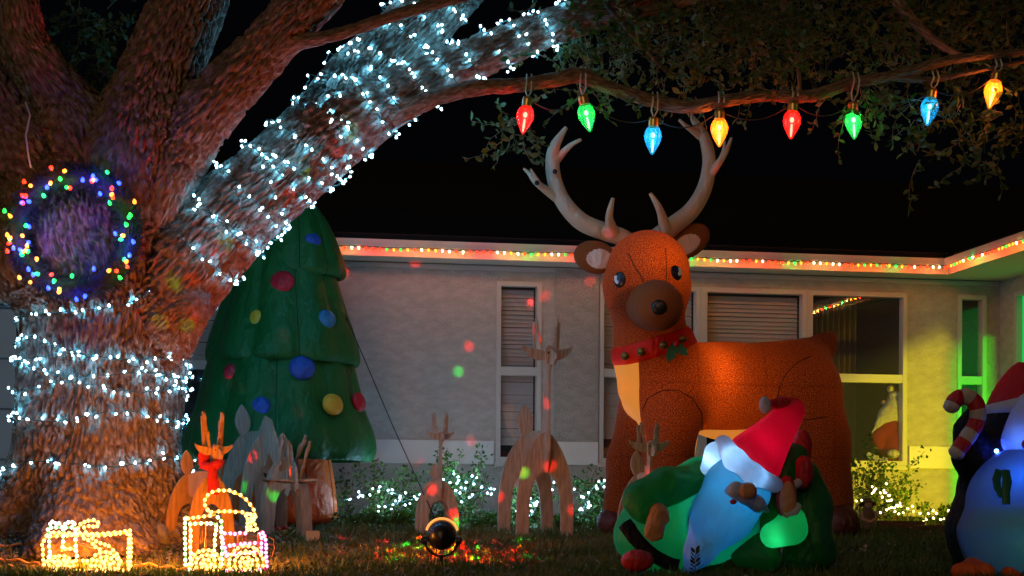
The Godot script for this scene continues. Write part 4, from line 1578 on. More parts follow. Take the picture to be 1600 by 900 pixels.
# ---------------------------------------------------------------- gnome
func build_gnome() -> void:
	var d := 10.6
	var u := d / F
	var o := thing("inflatable_gnome", "half-collapsed inflatable gnome with a red hat and long beard glowing blue-white", "inflatable gnome", on_ground(1120, d))
	var w := -o.position
	# the green coat, slumped to the left
	var b := Body.new()
	b.k = 0.10
	b.chain([at(1050, 815, d), at(1105, 800, d), at(1150, 790, d)], [76 * u, 78 * u, 62 * u])
	b.chain([at(1000, 838, d - 0.05), at(1050, 862, d - 0.1)], [42 * u, 40 * u])
	b.bone(at(1100, 745, d), at(1120, 735, d), 28 * u, 22 * u)
	part("coat", b.mesh(0.026), M.green_fab, o, w)
	# left arm and hand
	var arm := Body.new()
	arm.k = 0.05
	arm.chain([at(1092, 752, d - 0.22), at(1040, 760, d - 0.32), at(1003, 780, d - 0.36), at(1008, 796, d - 0.4)], [26 * u, 28 * u, 27 * u, 22 * u])
	part("arm", arm.mesh(0.02), M.green_fab, o, w)
	var hand := Body.new()
	hand.k = 0.03
	hand.chain([at(1028, 800, d - 0.47), at(1024, 820, d - 0.47)], [14 * u, 14 * u])
	for f in [[1015, 826, 1013, 836, 7], [1022, 830, 1021, 840, 7.5], [1030, 828, 1031, 837, 7], [1038, 802, 1041, 812, 6.5]]:
		hand.bone(at(f[0], f[1], d - 0.48), at(f[2], f[3], d - 0.48), f[4] * u, f[4] * u * 0.85)
	part("hand", hand.mesh(0.012), M.skin_fab, o, w)
	# belt over the bulge of the coat
	var g := Geo.new()
	var path := PackedVector3Array()
	var ctr := PackedFloat32Array()
	for p in [[978, 818], [984, 826], [994, 840], [1008, 854], [1024, 867], [1042, 877], [1060, 882]]:
		var from := at(p[0], p[1], d - 1.5)
		path.append(b.cast(from, (at(p[0], p[1], d + 1) - from).normalized()))
	g.tube(path, PackedFloat32Array([13 * u]), 12, true, 0.45, Vector3(0, 0, 1))
	wpart("belt", g, M.black_fab, o)
	g = Geo.new()
	g.ball(Transform3D(Basis(Vector3(0, 0, 1), -0.5).scaled(Vector3(25, 17, 18) * u), at(996, 876, d - 0.35)), 20, 12)
	wpart("boot", g, M.orn_red, o)
	# beard: a long limp wedge hanging down to the grass
	var beard := Body.new()
	beard.k = 0.09
	beard.chain([at(1136, 726, d - 0.24), at(1146, 756, d - 0.31)], [24 * u, 40 * u])
	beard.chain([at(1146, 762, d - 0.32), at(1122, 812, d - 0.36), at(1092, 862, d - 0.38), at(1075, 890, d - 0.38)], [46 * u, 39 * u, 20 * u, 7 * u])
	beard.chain([at(1174, 772, d - 0.28), at(1150, 812, d - 0.32)], [28 * u, 26 * u])
	part("beard", beard.mesh(0.022), M.beard, o, w)
	omni(o, at(1128, 728, d - 0.20) + w, Color(0.40, 0.78, 1.0), 0.06, 0.03)
	omni(o, at(1135, 775, d - 0.30) + w, Color(0.08, 0.58, 1.0), 0.2, 0.03)
	omni(o, at(1105, 835, d - 0.33) + w, Color(0.35, 0.55, 1.0), 0.03, 0.03)
	omni(o, at(1095, 800, d - 0.10) + w, Color(0.3, 1.0, 0.75), 0.04, 0.03)
	# side hair
	var hair := Body.new()
	hair.k = 0.04
	hair.chain([at(1120, 711, d - 0.30), at(1107, 733, d - 0.30)], [21 * u, 13 * u])
	part("hair", hair.mesh(0.016), M.white_fab, o, w)
	omni(o, at(1114, 720, d - 0.32) + w, Color(0.7, 0.88, 1.0), 0.022, 0.02)
	# hat: brim and drooping cone with a pompom
	var brim := Body.new()
	brim.k = 0.04
	brim.chain([at(1130, 694, d - 0.30), at(1148, 718, d - 0.48), at(1176, 742, d - 0.50), at(1210, 757, d - 0.34)], [14 * u, 16 * u, 16 * u, 13 * u])
	part("hat_brim", brim.mesh(0.016), M.white_fab, o, w)
	omni(o, at(1146, 716, d - 0.47) + w, Color(0.62, 0.82, 1.0), 0.014, 0.02)
	omni(o, at(1182, 745, d - 0.48) + w, Color(0.62, 0.82, 1.0), 0.010, 0.02)
	var hat := Body.new()
	hat.k = 0.06
	for q in [[1158, 696, 16], [1172, 710, 24], [1188, 723, 24], [1204, 736, 16]]:
		hat.bone(at(q[0], q[1], d - 0.22), at(1237, 642, d - 0.12), q[2] * u, 13 * u)
		hat.bone(at(q[0], q[1], d - 0.36), at(1237, 642, d - 0.14), q[2] * 0.8 * u, 12 * u)
	part("hat", hat.mesh(0.02), M.red_fab, o, w)
	omni(o, at(1184, 705, d - 0.26) + w, Color(1.0, 0.35, 0.6), 0.026, 0.03)
	omni(o, at(1215, 668, d - 0.16) + w, Color(1.0, 0.35, 0.6), 0.006, 0.03)
	var tip := Body.new()
	tip.k = 0.04
	tip.chain([at(1240, 637, d - 0.12), at(1222, 631, d - 0.18), at(1203, 630, d - 0.24)], [12 * u, 10 * u, 6 * u])
	part("hat_tip", tip.mesh(0.014), M.orn_red, o, w)
	g = Geo.new()
	g.ball(Transform3D(Basis(Vector3(0, 0, 1), 0.15).scaled(Vector3(9, 13.5, 10) * u), at(1195, 633, d - 0.28)), 16, 12)
	wpart("pompom", g, M.gray_fab, o)
	# face: nose between two moustache lobes, a red mouth
	var mo := Body.new()
	mo.k = 0.03
	mo.chain([at(1164, 772, d - 0.55), at(1150, 766, d - 0.56), at(1134, 767, d - 0.50)], [13 * u, 12 * u, 4 * u])
	mo.chain([at(1168, 776, d - 0.54), at(1184, 788, d - 0.50), at(1200, 799, d - 0.42)], [13 * u, 11 * u, 3 * u])
	part("moustache", mo.mesh(0.014), M.gray_fab, o, w)
	g = Geo.new()
	g.ball(Transform3D(Basis.from_scale(Vector3(14, 13, 12) * u), at(1168, 767, d - 0.60)), 18, 12)
	wpart("nose", g, M.skin_fab, o)
	g = Geo.new()
	g.ball(Transform3D(Basis.from_scale(Vector3(5, 4, 3) * u), at(1146, 784, d - 0.57)), 10, 8)
	wpart("mouth", g, M.orn_red, o)
	# the raised right arm and legs on the right
	var leg := Body.new()
	leg.k = 0.08
	leg.chain([at(1196, 775, d - 0.18), at(1222, 738, d - 0.10), at(1243, 712, d - 0.05)], [25 * u, 27 * u, 20 * u])
	leg.chain([at(1185, 800, d - 0.1), at(1215, 790, d - 0.08)], [32 * u, 26 * u])
	part("arm", leg.mesh(0.02), M.green_tree, o, w)
	var bulk := Body.new()
	bulk.k = 0.08
	bulk.chain([at(1255, 745, d + 0.1), at(1262, 790, d + 0.1), at(1262, 850, d + 0.05)], [28 * u, 36 * u, 40 * u])
	bulk.chain([at(1250, 872, d), at(1282, 866, d + 0.05)], [26 * u, 24 * u])
	part("trousers", bulk.mesh(0.024), M.green_tree, o, w)
	var cuff := Body.new()
	cuff.k = 0.05
	cuff.chain([at(1208, 836, d - 0.28), at(1236, 826, d - 0.28)], [20 * u, 26 * u])
	cuff.bone(at(1236, 812, d - 0.26), at(1242, 806, d - 0.25), 18 * u, 14 * u)
	part("sleeve", cuff.mesh(0.018), M.green_fab, o, w)
	omni(o, at(1212, 838, d - 0.30) + w, Color(0.6, 1.0, 0.85), 0.010, 0.02)
	omni(o, at(1236, 822, d - 0.27) + w, Color(0.4, 1.0, 0.7), 0.004, 0.02)
	for m in [[1253, 699, 16, 29, -0.30, -0.02], [1255, 738, 16, 26, -0.42, -0.18]]:
		g = Geo.new()
		g.ball(Transform3D(Basis(Vector3(0, 0, 1), m[4]).scaled(Vector3(m[2], m[3], m[2]) * u), at(m[0], m[1], d + m[5])), 18, 14)
		wpart("mitten", g, M.orn_red, o)
	g = Geo.new()
	g.ball(Transform3D(Basis(Vector3(0, 0, 1), -0.45).scaled(Vector3(16, 34, 14) * u), at(1229, 778, d - 0.30)), 20, 14)
	var sole := wpart("boot", g, M.orn_red, o)
	g = Geo.new()
	g.ball(Transform3D(Basis(Vector3(0, 0, 1), -0.45).scaled(Vector3(13, 29, 8) * u), at(1231, 781, d - 0.335)), 20, 12)
	part("boot_sole", g.done(), M.skin_fab, sole)
	g = Geo.new()
	g.tube(PackedVector3Array([at(1226, 806, d - 0.33), at(1240, 800, d - 0.33), at(1246, 790, d - 0.30)]), PackedFloat32Array([8 * u]), 10)
	g.tube(PackedVector3Array([at(1238, 760, d - 0.3), at(1248, 754, d - 0.26)]), PackedFloat32Array([7 * u]), 10)
	wpart("trouser_hem", g, M.white_fab, o)
	var cl := Body.new()
	cl.k = 0.06
	cl.chain([at(1160, 868, d - 0.15), at(1200, 874, d - 0.2)], [18 * u, 20 * u])
	cl.chain([at(1160, 846, d - 0.1), at(1190, 850, d - 0.15)], [16 * u, 18 * u])
	part("coat_tail", cl.mesh(0.02), M.green_fab, o, w)


# ---------------------------------------------------------------- penguin
func build_penguin() -> void:
	var d := 10.75
	var u := d / F
	var o := thing("inflatable_penguin", "black and white inflatable penguin in a red hat, lit blue inside", "inflatable penguin", on_ground(1602, d))
	var w := -o.position
	var b := Body.new()
	b.k = 0.10
	b.chain([at(1602, 820, d), at(1603, 775, d)], [122 * u, 106 * u])
	b.chain([at(1604, 680, d), at(1604, 670, d)], [76 * u, 72 * u])
	b.chain([at(1548, 745, d - 0.05), at(1518, 712, d - 0.12), at(1512, 672, d - 0.18), at(1521, 640, d - 0.2)], [32 * u, 26 * u, 17 * u, 9 * u])
	part("body", b.mesh(0.028), M.black_fab, o, w)
	var belly := Body.new()
	belly.bone(at(1607, 822, d - 0.28), at(1606, 790, d - 0.28), 106 * u, 92 * u)
	part("belly", belly.mesh(0.026), M.belly, o, w)
	omni(o, at(1598, 755, d - 0.52) + w, Color(0.10, 0.45, 1.0), 0.026, 0.03)
	omni(o, at(1600, 800, d - 0.45) + w, Color(0.3, 0.45, 1.0), 0.005, 0.03)
	omni(o, at(1604, 840, d - 0.52) + w, Color(0.1, 1.0, 0.5), 0.006, 0.02)
	var face := Body.new()
	face.k = 0.06
	face.chain([at(1612, 690, d - 0.26), at(1618, 650, d - 0.22)], [46 * u, 40 * u])
	part("face", face.mesh(0.02), M.white_fab, o, w)
	omni(o, at(1600, 690, d - 0.36) + w, Color(0.3, 0.5, 1.0), 0.016, 0.02)
	var g := Geo.new()
	g.ball(Transform3D(Basis.from_scale(Vector3(9, 9, 12) * u), at(1606, 694, d - 0.50)), 14, 10)
	wpart("beak", g, M.orn_red, o)
	g = Geo.new()
	var q := b.cast(at(1557, 705, d - 1.2), (at(1557, 705, d) - at(1557, 705, d - 1.2)).normalized())
	g.ball(Transform3D(Basis.from_scale(Vector3.ONE * 0.016), q), 10, 8)
	var led := wpart("blue_lamp", g, glow(0.25, 0.5, 1.0, 8.0), o)
	omni(led, q + Vector3(0, 0, 0.02), Color(0.12, 0.25, 1), 0.035, 0.012)
	# hat
	g = Geo.new()
	var tilt := Basis(Vector3(0, 0, 1), 0.24)
	g.lathe([Vector2(66, -9), Vector2(72, -6), Vector2(74, 2), Vector2(71, 10), Vector2(64, 13)].map(func(v): return v * u), Transform3D(tilt, at(1607, 630, d)), 40)
	wpart("hat_brim", g, M.white_fab, o)
	g = Geo.new()
	g.lathe([Vector2(64, 4), Vector2(63, 12), Vector2(54, 24), Vector2(40, 40), Vector2(25, 53), Vector2(12, 62), Vector2(1, 66)].map(func(v): return v * u), Transform3D(tilt, at(1607, 630, d)), 40)
	wpart("hat", g, M.red_fab, o)
	# green scarf: a roll round the neck and two hanging ends
	g = Geo.new()
	var path := PackedVector3Array()
	for k in 41:
		var a := TAU * k / 40.0
		path.append(at(1604, 733, d) + Vector3(cos(a) * 82 * u, 0.01 * sin(a * 3), sin(a) * 86 * u))
	g.tube(path, PackedFloat32Array([8 * u]), 10, false)
	wpart("scarf", g, M.black_fab, o)
	for e in [[[1560, 735], [1556, 750], [1558, 764], [1565, 776]], [[1570, 735], [1572, 752], [1570, 770], [1571, 788]]]:
		path = PackedVector3Array()
		for p in e:
			var from := at(p[0], p[1], d - 1.4)
			var dir := (at(p[0], p[1], d) - from).normalized()
			var h1 := b.cast(from, dir)
			var h2 := belly.cast(from, dir)
			path.append((h1 if h1.z > h2.z else h2) + Vector3(0, 0, 0.02))
		g = Geo.new()
		g.tube(path, PackedFloat32Array([6.5 * u, 7.5 * u, 6.5 * u, 6 * u]), 10, true, 0.35, Vector3(0, 0, 1))
		wpart("scarf_end", g, M.holly, o)
	# feet
	for x in [1520, 1600]:
		var ft := Body.new()
		ft.k = 0.04
		for t in [-22, 0, 22]:
			ft.bone(at(x, 888, d - 0.36), at(x + t, 893, d - 0.56), 14 * u, 12 * u)
		part("foot", ft.mesh(0.018), M.orange_fab, o, w)
	# candy cane held in the flipper, striped
	var cane := spline([[1485, 645, d - 0.28, 13], [1489, 630, d - 0.28, 13], [1500, 621, d - 0.28, 13], [1514, 621, d - 0.28, 13], [1525, 632, d - 0.28, 13], [1528, 648, d - 0.28, 13], [1524, 664, d - 0.28, 13], [1514, 680, d - 0.28, 13], [1502, 697, d - 0.28, 13], [1489, 715, d - 0.28, 12]], 0.012)
	var co := thing("candy_cane", "red and white striped inflatable candy cane held by the penguin", "candy cane", at(1505, 665, d - 0.28))
	var cp: PackedVector3Array = cane[0]
	var n := cp.size()
	var count := 9
	for k in count:
		var a := int(float(k) / count * n)
		var e := mini(int(float(k + 1) / count * n) + 1, n)
		var seg := cp.slice(a, e)
		var rad := PackedFloat32Array()
		for i in seg.size():
			var r := 13 * u
			if k == 0:
				r *= sqrt(clampf((i + 0.5) / 4.0, 0.0, 1.0))
			if k == count - 1:
				r *= sqrt(clampf((seg.size() - i - 0.5) / 4.0, 0.0, 1.0))
			rad.append(r * (1.0 - 0.05 * absf(2.0 * i / maxf(1.0, seg.size() - 1) - 1.0)))
		g = Geo.new()
		g.tube(seg, rad, 16, true)
		wpart("red_stripe" if k % 2 == 1 else "white_stripe", g, M.orn_red if k % 2 == 1 else M.cane_white, co)


# ---------------------------------------------------------------- plywood deer
func arch_poly(w: float, h: float) -> PackedVector2Array:
	var right := [[0.5, 0.0], [0.5, 0.2], [0.49, 0.36], [0.455, 0.52], [0.40, 0.66], [0.31, 0.79], [0.2, 0.89], [0.1, 0.955], [0.0, 0.985]]
	var inner := [[0.0, 0.60], [0.09, 0.585], [0.17, 0.54], [0.23, 0.46], [0.265, 0.34], [0.28, 0.2], [0.285, 0.0]]
	var p := PackedVector2Array()
	for q in right:
		p.append(Vector2(q[0] * w, q[1] * h))
	for i in range(right.size() - 2, -1, -1):
		p.append(Vector2(-right[i][0] * w, right[i][1] * h))
	for i in range(inner.size() - 1, 0, -1):
		p.append(Vector2(-inner[i][0] * w, inner[i][1] * h))
	for q in inner:
		p.append(Vector2(q[0] * w, q[1] * h))
	return p


func poly(points: Array, s := 1.0, off := Vector2.ZERO) -> PackedVector2Array:
	var p := PackedVector2Array()
	for q in points:
		p.append(Vector2(q[0], q[1]) * s + off)
	return p


func wooden_deer(label: String, base: Vector3, yaw: float, h: float, w: float, l: float, head: float, antler: float, m: Material, graze := false, group := "plywood deer on the lawn") -> Node3D:
	var o := thing("wooden_deer", label, "wooden deer", base, group)
	o.rotation.y = yaw
	var th := 0.022
	var side := Basis(Vector3(0, 0, 1), Vector3.UP, Vector3(-1, 0, 0))   # plates that stand along the deer
	var g := Geo.new()
	g.plate(arch_poly(w, h), th, Transform3D(Basis(), Vector3(0, 0, l / 2)))
	part("front_legs", g.done(), m, o)
	g = Geo.new()
	g.plate(arch_poly(w, h), th, Transform3D(Basis(), Vector3(0, 0, -l / 2)))
	part("hind_legs", g.done(), m, o)
	g = Geo.new()
	var f := l / 2
	g.plate(PackedVector2Array([Vector2(-f - 0.07 * h, 0.74 * h), Vector2(-f - 0.05 * h, 0.95 * h), Vector2(-f * 0.3, 1.0 * h), Vector2(f * 0.5, 1.0 * h), Vector2(f + 0.06 * h, 0.97 * h), Vector2(f + 0.11 * h, 0.8 * h), Vector2(f + 0.06 * h, 0.66 * h), Vector2(0, 0.63 * h)]), th * 0.96, Transform3D(side, Vector3.ZERO))
	part("body_board", g.done(), m, o)
	g = Geo.new()
	g.plate(poly([[0.0, 0.94], [0.045, 0.99], [0.075, 1.06], [0.08, 1.12], [0.06, 1.19], [0.02, 1.255], [0.0, 1.275], [-0.02, 1.255], [-0.06, 1.19], [-0.08, 1.12], [-0.075, 1.06], [-0.045, 0.99]], h), th, Transform3D(Basis(), Vector3(0, 0.97 * h, -f - 0.016)) * Transform3D(Basis(Vector3.RIGHT, -0.15), Vector3.ZERO) * Transform3D(Basis(), Vector3(0, -0.97 * h, 0)))
	part("tail", g.done(), m, o)
	var hp := Vector2(f + 0.06 * h, head)      # crown of the head along the deer
	g = Geo.new()
	if graze:
		hp = Vector2(f + 0.42 * h, head)
		g.plate(PackedVector2Array([Vector2(f - 0.14 * h, 0.96 * h), Vector2(f + 0.02 * h, 1.14 * h), Vector2(f + 0.14 * h, 1.1 * h), Vector2(f + 0.26 * h, 0.92 * h), hp + Vector2(0.03, 0.12) * h, hp + Vector2(0.08, 0.0) * h, hp + Vector2(0.14, -0.14) * h, hp + Vector2(0.09, -0.2) * h, hp + Vector2(0.02, -0.17) * h, hp + Vector2(-0.06, -0.04) * h, Vector2(f + 0.12 * h, 0.78 * h), Vector2(f - 0.02 * h, 0.72 * h)]), th * 0.9, Transform3D(side, Vector3(0.003, 0, 0)))
	else:
		g.plate(PackedVector2Array([Vector2(f - 0.10 * h, 0.74 * h), Vector2(f + 0.05 * h, 0.60 * h), Vector2(f + 0.12 * h, 0.80 * h), hp + Vector2(0.05, -0.24) * h, hp + Vector2(0.08, -0.15) * h, hp + Vector2(0.19, -0.16) * h, hp + Vector2(0.24, -0.11) * h, hp + Vector2(0.22, -0.06) * h, hp + Vector2(0.10, 0.0) * h, hp + Vector2(0.03, 0.03) * h, hp + Vector2(-0.05, 0.0) * h, hp + Vector2(-0.07, -0.09) * h, hp + Vector2(-0.07, -0.26) * h, Vector2(f - 0.09 * h, 1.08 * h), Vector2(f - 0.13 * h, 0.92 * h)]), th * 0.9, Transform3D(side, Vector3(0.003, 0, 0)))
	part("neck_and_head", g.done(), m, o)
	if not graze:
		g = Geo.new()
		g.plate(poly([[0.0, -0.13], [0.035, -0.115], [0.048, -0.07], [0.06, -0.01], [0.05, 0.035], [0.0, 0.05], [-0.05, 0.035], [-0.06, -0.01], [-0.048, -0.07], [-0.035, -0.115]], h), th, Transform3D(Basis(Vector3.RIGHT, 0.3), Vector3(0, hp.y - 0.03 * h, hp.x + 0.10 * h)))
		var face := part("face_board", g.done(), m, o)
		for s in [-1.0, 1.0]:
			g = Geo.new()
			g.ball(Transform3D(Basis.from_scale(Vector3(0.008, 0.01, 0.004) * (h + 0.1)), Vector3(0.03 * h * s, hp.y - 0.045 * h, hp.x + 0.115 * h)), 8, 6)
			part("eye", g.done(), M.black, face)
	for s in [-1.0, 1.0]:
		g = Geo.new()
		g.plate(poly([[0.02 * s, -0.05], [0.10 * s, -0.055], [0.18 * s, -0.02], [0.235 * s, 0.04], [0.25 * s, 0.085], [0.19 * s, 0.06], [0.10 * s, 0.05], [0.02 * s, 0.03]], h), th * 0.9, Transform3D(Basis(Vector3.RIGHT, 1.35 if graze else 0.25), Vector3(0, hp.y - 0.05 * h, hp.x - 0.02 * h)))
		part("ear", g.done(), m, o)
		g = Geo.new()
		g.plate(poly([[-0.02, 0], [0.03, 0], [0.04, 0.26], [0.10, 0.36], [0.10, 0.44], [0.045, 0.40], [0.05, 0.72], [0.10, 0.84], [0.09, 0.94], [0.04, 0.88], [0.03, 1.0], [-0.01, 1.0], [-0.015, 0.66], [-0.08, 0.78], [-0.10, 0.68], [-0.015, 0.5]], antler), th * 0.85, Transform3D((Basis(Vector3(0, 0, 1), -0.16 * s) * Basis(Vector3.RIGHT, 0.5 if graze else -0.1)) * side, Vector3(0.055 * h * s, hp.y - 0.02 * h, hp.x - 0.01 * h)))
		part("antler", g.done(), m, o)
		if not graze:
			g = Geo.new()
			g.plate(poly([[-0.03, 0], [0.03, 0], [0.04, 0.3], [0.035, 0.85], [0.0, 0.88], [-0.035, 0.85], [-0.03, 0.3]], antler), th * 1.1, Transform3D(Basis(Vector3(0, 0, 1), -0.05 * s) * side, Vector3(0.11 * h * s, hp.y - 0.02 * h, hp.x - 0.05 * h)))
			part("antler_tine", g.done(), m, o)
	return o


func build_plywood_deer() -> void:
	var at_ground := func(px: float, d: float) -> Vector3: return on_ground(px, d)
	wooden_deer("tallest plywood deer, long-necked, standing beside the narrow window", at_ground.call(836, 13.9), 0.30, 0.95, 0.53, 0.56, 1.66, 0.30, M.wood_tan)
	wooden_deer("small tan plywood deer behind the star projector", at_ground.call(683, 13.9), 0.24, 0.50, 0.36, 0.22, 0.90, 0.20, M.wood_tan)
	var brown := wooden_deer("orange-lit plywood deer wearing a red scarf, behind the glowing engine", at_ground.call(312, 11.45), 0.62, 0.60, 0.36, 0.42, 0.78, 0.27, M.wood_brown)
	wooden_deer("large grey plywood deer with lowered head in front of the inflatable tree", at_ground.call(396, 13.7), 0.62, 0.92, 0.46, 0.40, 0.52, 0.42, M.wood_gray, true)
	wooden_deer("smaller grey grazing plywood deer before the orange tree trunk", at_ground.call(446, 13.3), 0.34, 0.72, 0.42, 0.22, 0.52, 0.36, M.wood_gray, true)
	wooden_deer("pale plywood deer half hidden behind the inflatable gnome", at_ground.call(1004, 11.7), 0.22, 0.64, 0.34, 0.25, 0.86, 0.17, M.wood_pale)
	# scarf of the brown deer
	var base := brown.transform * Vector3(0.0, 0.60, 0.20)
	var sc := thing("red_scarf", "red knitted scarf tied round the neck of a plywood deer", "scarf", base)
	sc.rotation.y = 0.62
	var g := Geo.new()
	var path := PackedVector3Array()
	for k in 25:
		var a := TAU * k / 24.0
		path.append(Vector3(cos(a) * 0.055, 0.05 + 0.02 * sin(a * 2.0), sin(a) * 0.09))
	g.tube(path, PackedFloat32Array([0.035]), 10, false)
	part("loop", g.done(), M.scarf, sc)
	g = Geo.new()
	g.tube(PackedVector3Array([Vector3(-0.03, 0.03, 0.10), Vector3(-0.04, -0.05, 0.12), Vector3(-0.03, -0.12, 0.11), Vector3(-0.035, -0.17, 0.115)]), PackedFloat32Array([0.035, 0.042, 0.045, 0.048]), 10, true, 0.35, Vector3(0, 0, 1))
	part("scarf_end", g.done(), M.scarf, sc)
	g = Geo.new()
	g.tube(PackedVector3Array([Vector3(-0.05, 0.02, 0.0), Vector3(-0.065, 0.12, 0.01), Vector3(-0.06, 0.16, 0.02)]), PackedFloat32Array([0.04, 0.045, 0.03]), 10, true, 0.4, Vector3(0, 0, 1))
	part("scarf_end", g.done(), M.scarf, sc)


# ---------------------------------------------------------------- shrubs with lights
func shrub(label: String, px: float, d: float, h: float, w: float, stems: int, per: int, leaf: float, dark: float) -> void:
	var base := on_ground(px, d)
	var o := thing("shrub", label, "shrub", base, "shrubs along the house wall")
	var g := Geo.new()
	var xs: Array[Transform3D] = []
	var cs := PackedColorArray()
	for s in stems:
		var dir := Vector3(rng.randfn(0, 0.5) * w / h, 1.0, rng.randfn(0, 0.25)).normalized()
		var p := Vector3(rng.randfn(0, w * 0.12), 0, rng.randfn(0, 0.06))
		var n := 10
		var len_ := h * rng.randf_range(0.55, 1.05)
		var path := PackedVector3Array([p])
		for i in n:
			dir = (dir + Vector3(rng.randfn(0, 0.16), 0.03, rng.randfn(0, 0.12))).normalized()
			p += dir * len_ / n
			path.append(p)
			if i < 1:
				continue
			for q in per:
				var ld := Vector3(rng.randfn(0, 0.8), rng.randfn(0.35, 0.5), rng.randfn(0, 0.8)).normalized()
				var sd := ld.cross(Vector3(rng.randfn(), rng.randfn(), rng.randfn())).normalized()
				xs.append(Transform3D(Basis(sd, ld, sd.cross(ld)).scaled(Vector3.ONE * rng.randf_range(0.7, 1.3) * leaf), p + Vector3(rng.randfn(0, 0.03), rng.randfn(0, 0.02), rng.randfn(0, 0.03))))
				cs.append(Color(0.035, 0.085, 0.022).lerp(Color(0.11, 0.19, 0.045), rng.randf()) * (1.0 - dark * 0.5))
		g.tube(path, PackedFloat32Array([0.006, 0.0055, 0.005, 0.0045, 0.004, 0.0035, 0.003, 0.003, 0.0025, 0.002]), 5, false)
	part("stems", g.done(), M.stem, o)
	var mm := MultiMesh.new()
	mm.transform_format = MultiMesh.TRANSFORM_3D
	mm.use_colors = true
	mm.mesh = leaf_mesh(0.045, 0.026)
	mm.instance_count = xs.size()
	for i in xs.size():
		mm.set_instance_transform(i, xs[i])
		mm.set_instance_color(i, cs[i])
	var f := MultiMeshInstance3D.new()
	f.name = "leaves"
	f.multimesh = mm
	f.material_override = M.shrub_leaf
	o.add_child(f, true)
	f.set_meta("kind", "stuff")


func build_shrubs() -> void:
	shrub("upright shrub right of the inflatable tree, lit white inside", 597, 15.2, 0.66, 0.5, 16, 4, 1.0, 0.0)
	shrub("thin dark sprig beside the orange trunk of the inflatable tree", 540, 15.3, 0.62, 0.18, 4, 3, 1.0, 0.6)
	shrub("bushy bright shrub behind the small plywood deer", 722, 15.2, 0.76, 0.5, 22, 5, 1.0, 0.0)
	shrub("low lit shrub behind the legs of the tallest plywood deer", 815, 15.2, 0.5, 0.55, 18, 5, 1.0, 0.0)
	shrub("shrub between the tallest plywood deer and the reindeer's leg", 925, 15.2, 0.55, 0.4, 14, 5, 1.0, 0.0)
	shrub("low shrub at the wall left of the projector", 655, 15.4, 0.34, 0.6, 16, 5, 1.0, 0.3)
	shrub("tall dark shrub under the window with the Santa figure", 1352, 15.6, 0.92, 0.25, 13, 6, 1.0, 0.3)
	shrub("shrub glowing yellow between the Santa window and the penguin", 1394, 15.7, 0.62, 0.45, 16, 5, 1.0, 0.1)
	shrub("very low shrub beside the penguin", 1466, 15.8, 0.24, 0.3, 10, 4, 1.0, 0.3)
	shrub("shrub peeping out between the oak and the inflatable tree", 292, 14.6, 0.6, 0.3, 10, 4, 1.0, 0.0)
	for s in [[565, 14.7], [625, 14.6], [760, 14.6], [880, 14.7], [945, 14.5]]:
		shrub("ankle-high ground cover at the foot of the wall, " + {565: "next to the inflatable tree's trunk", 625: "below the upright shrub", 760: "between the two plywood deer", 880: "under the tallest plywood deer's hind leg", 945: "by the reindeer's far hoof"}[s[0]], s[0], s[1], 0.17, 0.7, 16, 6, 0.9, 0.5)
	var bulb := mini_bulb(0.011, 0.027)
	for run in [["bush_light_string", "white mini lights threaded through the shrubs left of the reindeer", [[535, 782], [560, 775], [588, 762], [610, 768], [632, 776], [618, 790], [596, 792], [625, 784], [655, 778], [690, 760], [704, 742], [722, 752], [744, 744], [735, 762], [712, 770], [728, 782], [752, 770], [765, 762], [788, 772], [800, 790], [822, 778], [838, 790], [830, 806], [806, 810], [842, 770], [872, 760], [905, 772], [918, 792], [906, 806], [926, 762], [948, 752]], M.white_bulb, Color(0.62, 0.86, 1.0), 15.0], ["bush_light_string", "warm white mini lights threaded through the shrubs right of the reindeer", [[1330, 790], [1345, 776], [1360, 772], [1366, 758], [1376, 770], [1390, 768], [1386, 782], [1400, 784], [1412, 790], [1392, 796], [1376, 798], [1402, 797], [1428, 800], [1440, 806], [1446, 812], [1458, 802], [1470, 815], [1480, 800]], M.warm_white, Color(1.0, 0.80, 0.22), 15.3]]:
		var c := PackedVector3Array()
		var pts: Array = run[2]
		for i in pts.size() - 1:
			for k in 6:
				var t := k / 6.0
				c.append(at(lerpf(pts[i][0], pts[i + 1][0], t), lerpf(pts[i][1], pts[i + 1][1], t), run[5] - 0.12 + 0.12 * sin(i * 2.1 + t * 2.1)))
		light_string(run[0], run[1], "", c, 0.075, [[run[3], run[4], 1.0]], bulb, 0.017 if run[5] < 15.2 else 0.007, 1, 0.028)
	# one strand on the far left shrub, seen between trunk and tree
	var c := PackedVector3Array()
	for k in 20:
		c.append(at(284 + 1.2 * k, 742 + 20 * sin(k * 0.7), 14.5))
	light_string("bush_light_string", "few white lights on the shrub between oak and inflatable tree", "", c, 0.09, [[M.white_bulb, Color(0.62, 0.86, 1.0), 1.0]], bulb, 0.006, 1)


# ---------------------------------------------------------------- light-up train
func rope(o: Node3D, pts: Array, d: float, rope_m: Material, bulb_m: Material, bulb: Mesh, closed := false, every := 0.036) -> void:
	var p := PackedVector3Array()
	for q in pts:
		p.append(at(q[0], q[1], d + (q[2] if q.size() > 2 else 0.0)) - o.position)
	if closed:
		p.append(p[0])
	var g := Geo.new()
	g.tube(p, PackedFloat32Array([0.0065]), 6)
	part("rope", g.done(), rope_m, o)
	var run := every * 0.5
	for i in p.size() - 1:
		var l := p[i].distance_to(p[i + 1])
		while run < l:
			if o.get_meta("bulbs", 0) < 300:
				part("bulb", bulb, bulb_m, o, p[i].lerp(p[i + 1], run / l) + Vector3(rng.randfn(0, 0.002), rng.randfn(0, 0.002), 0.004))
				o.set_meta("bulbs", o.get_meta("bulbs", 0) + 1)
			run += every * rng.randf_range(0.85, 1.15)
		run -= l


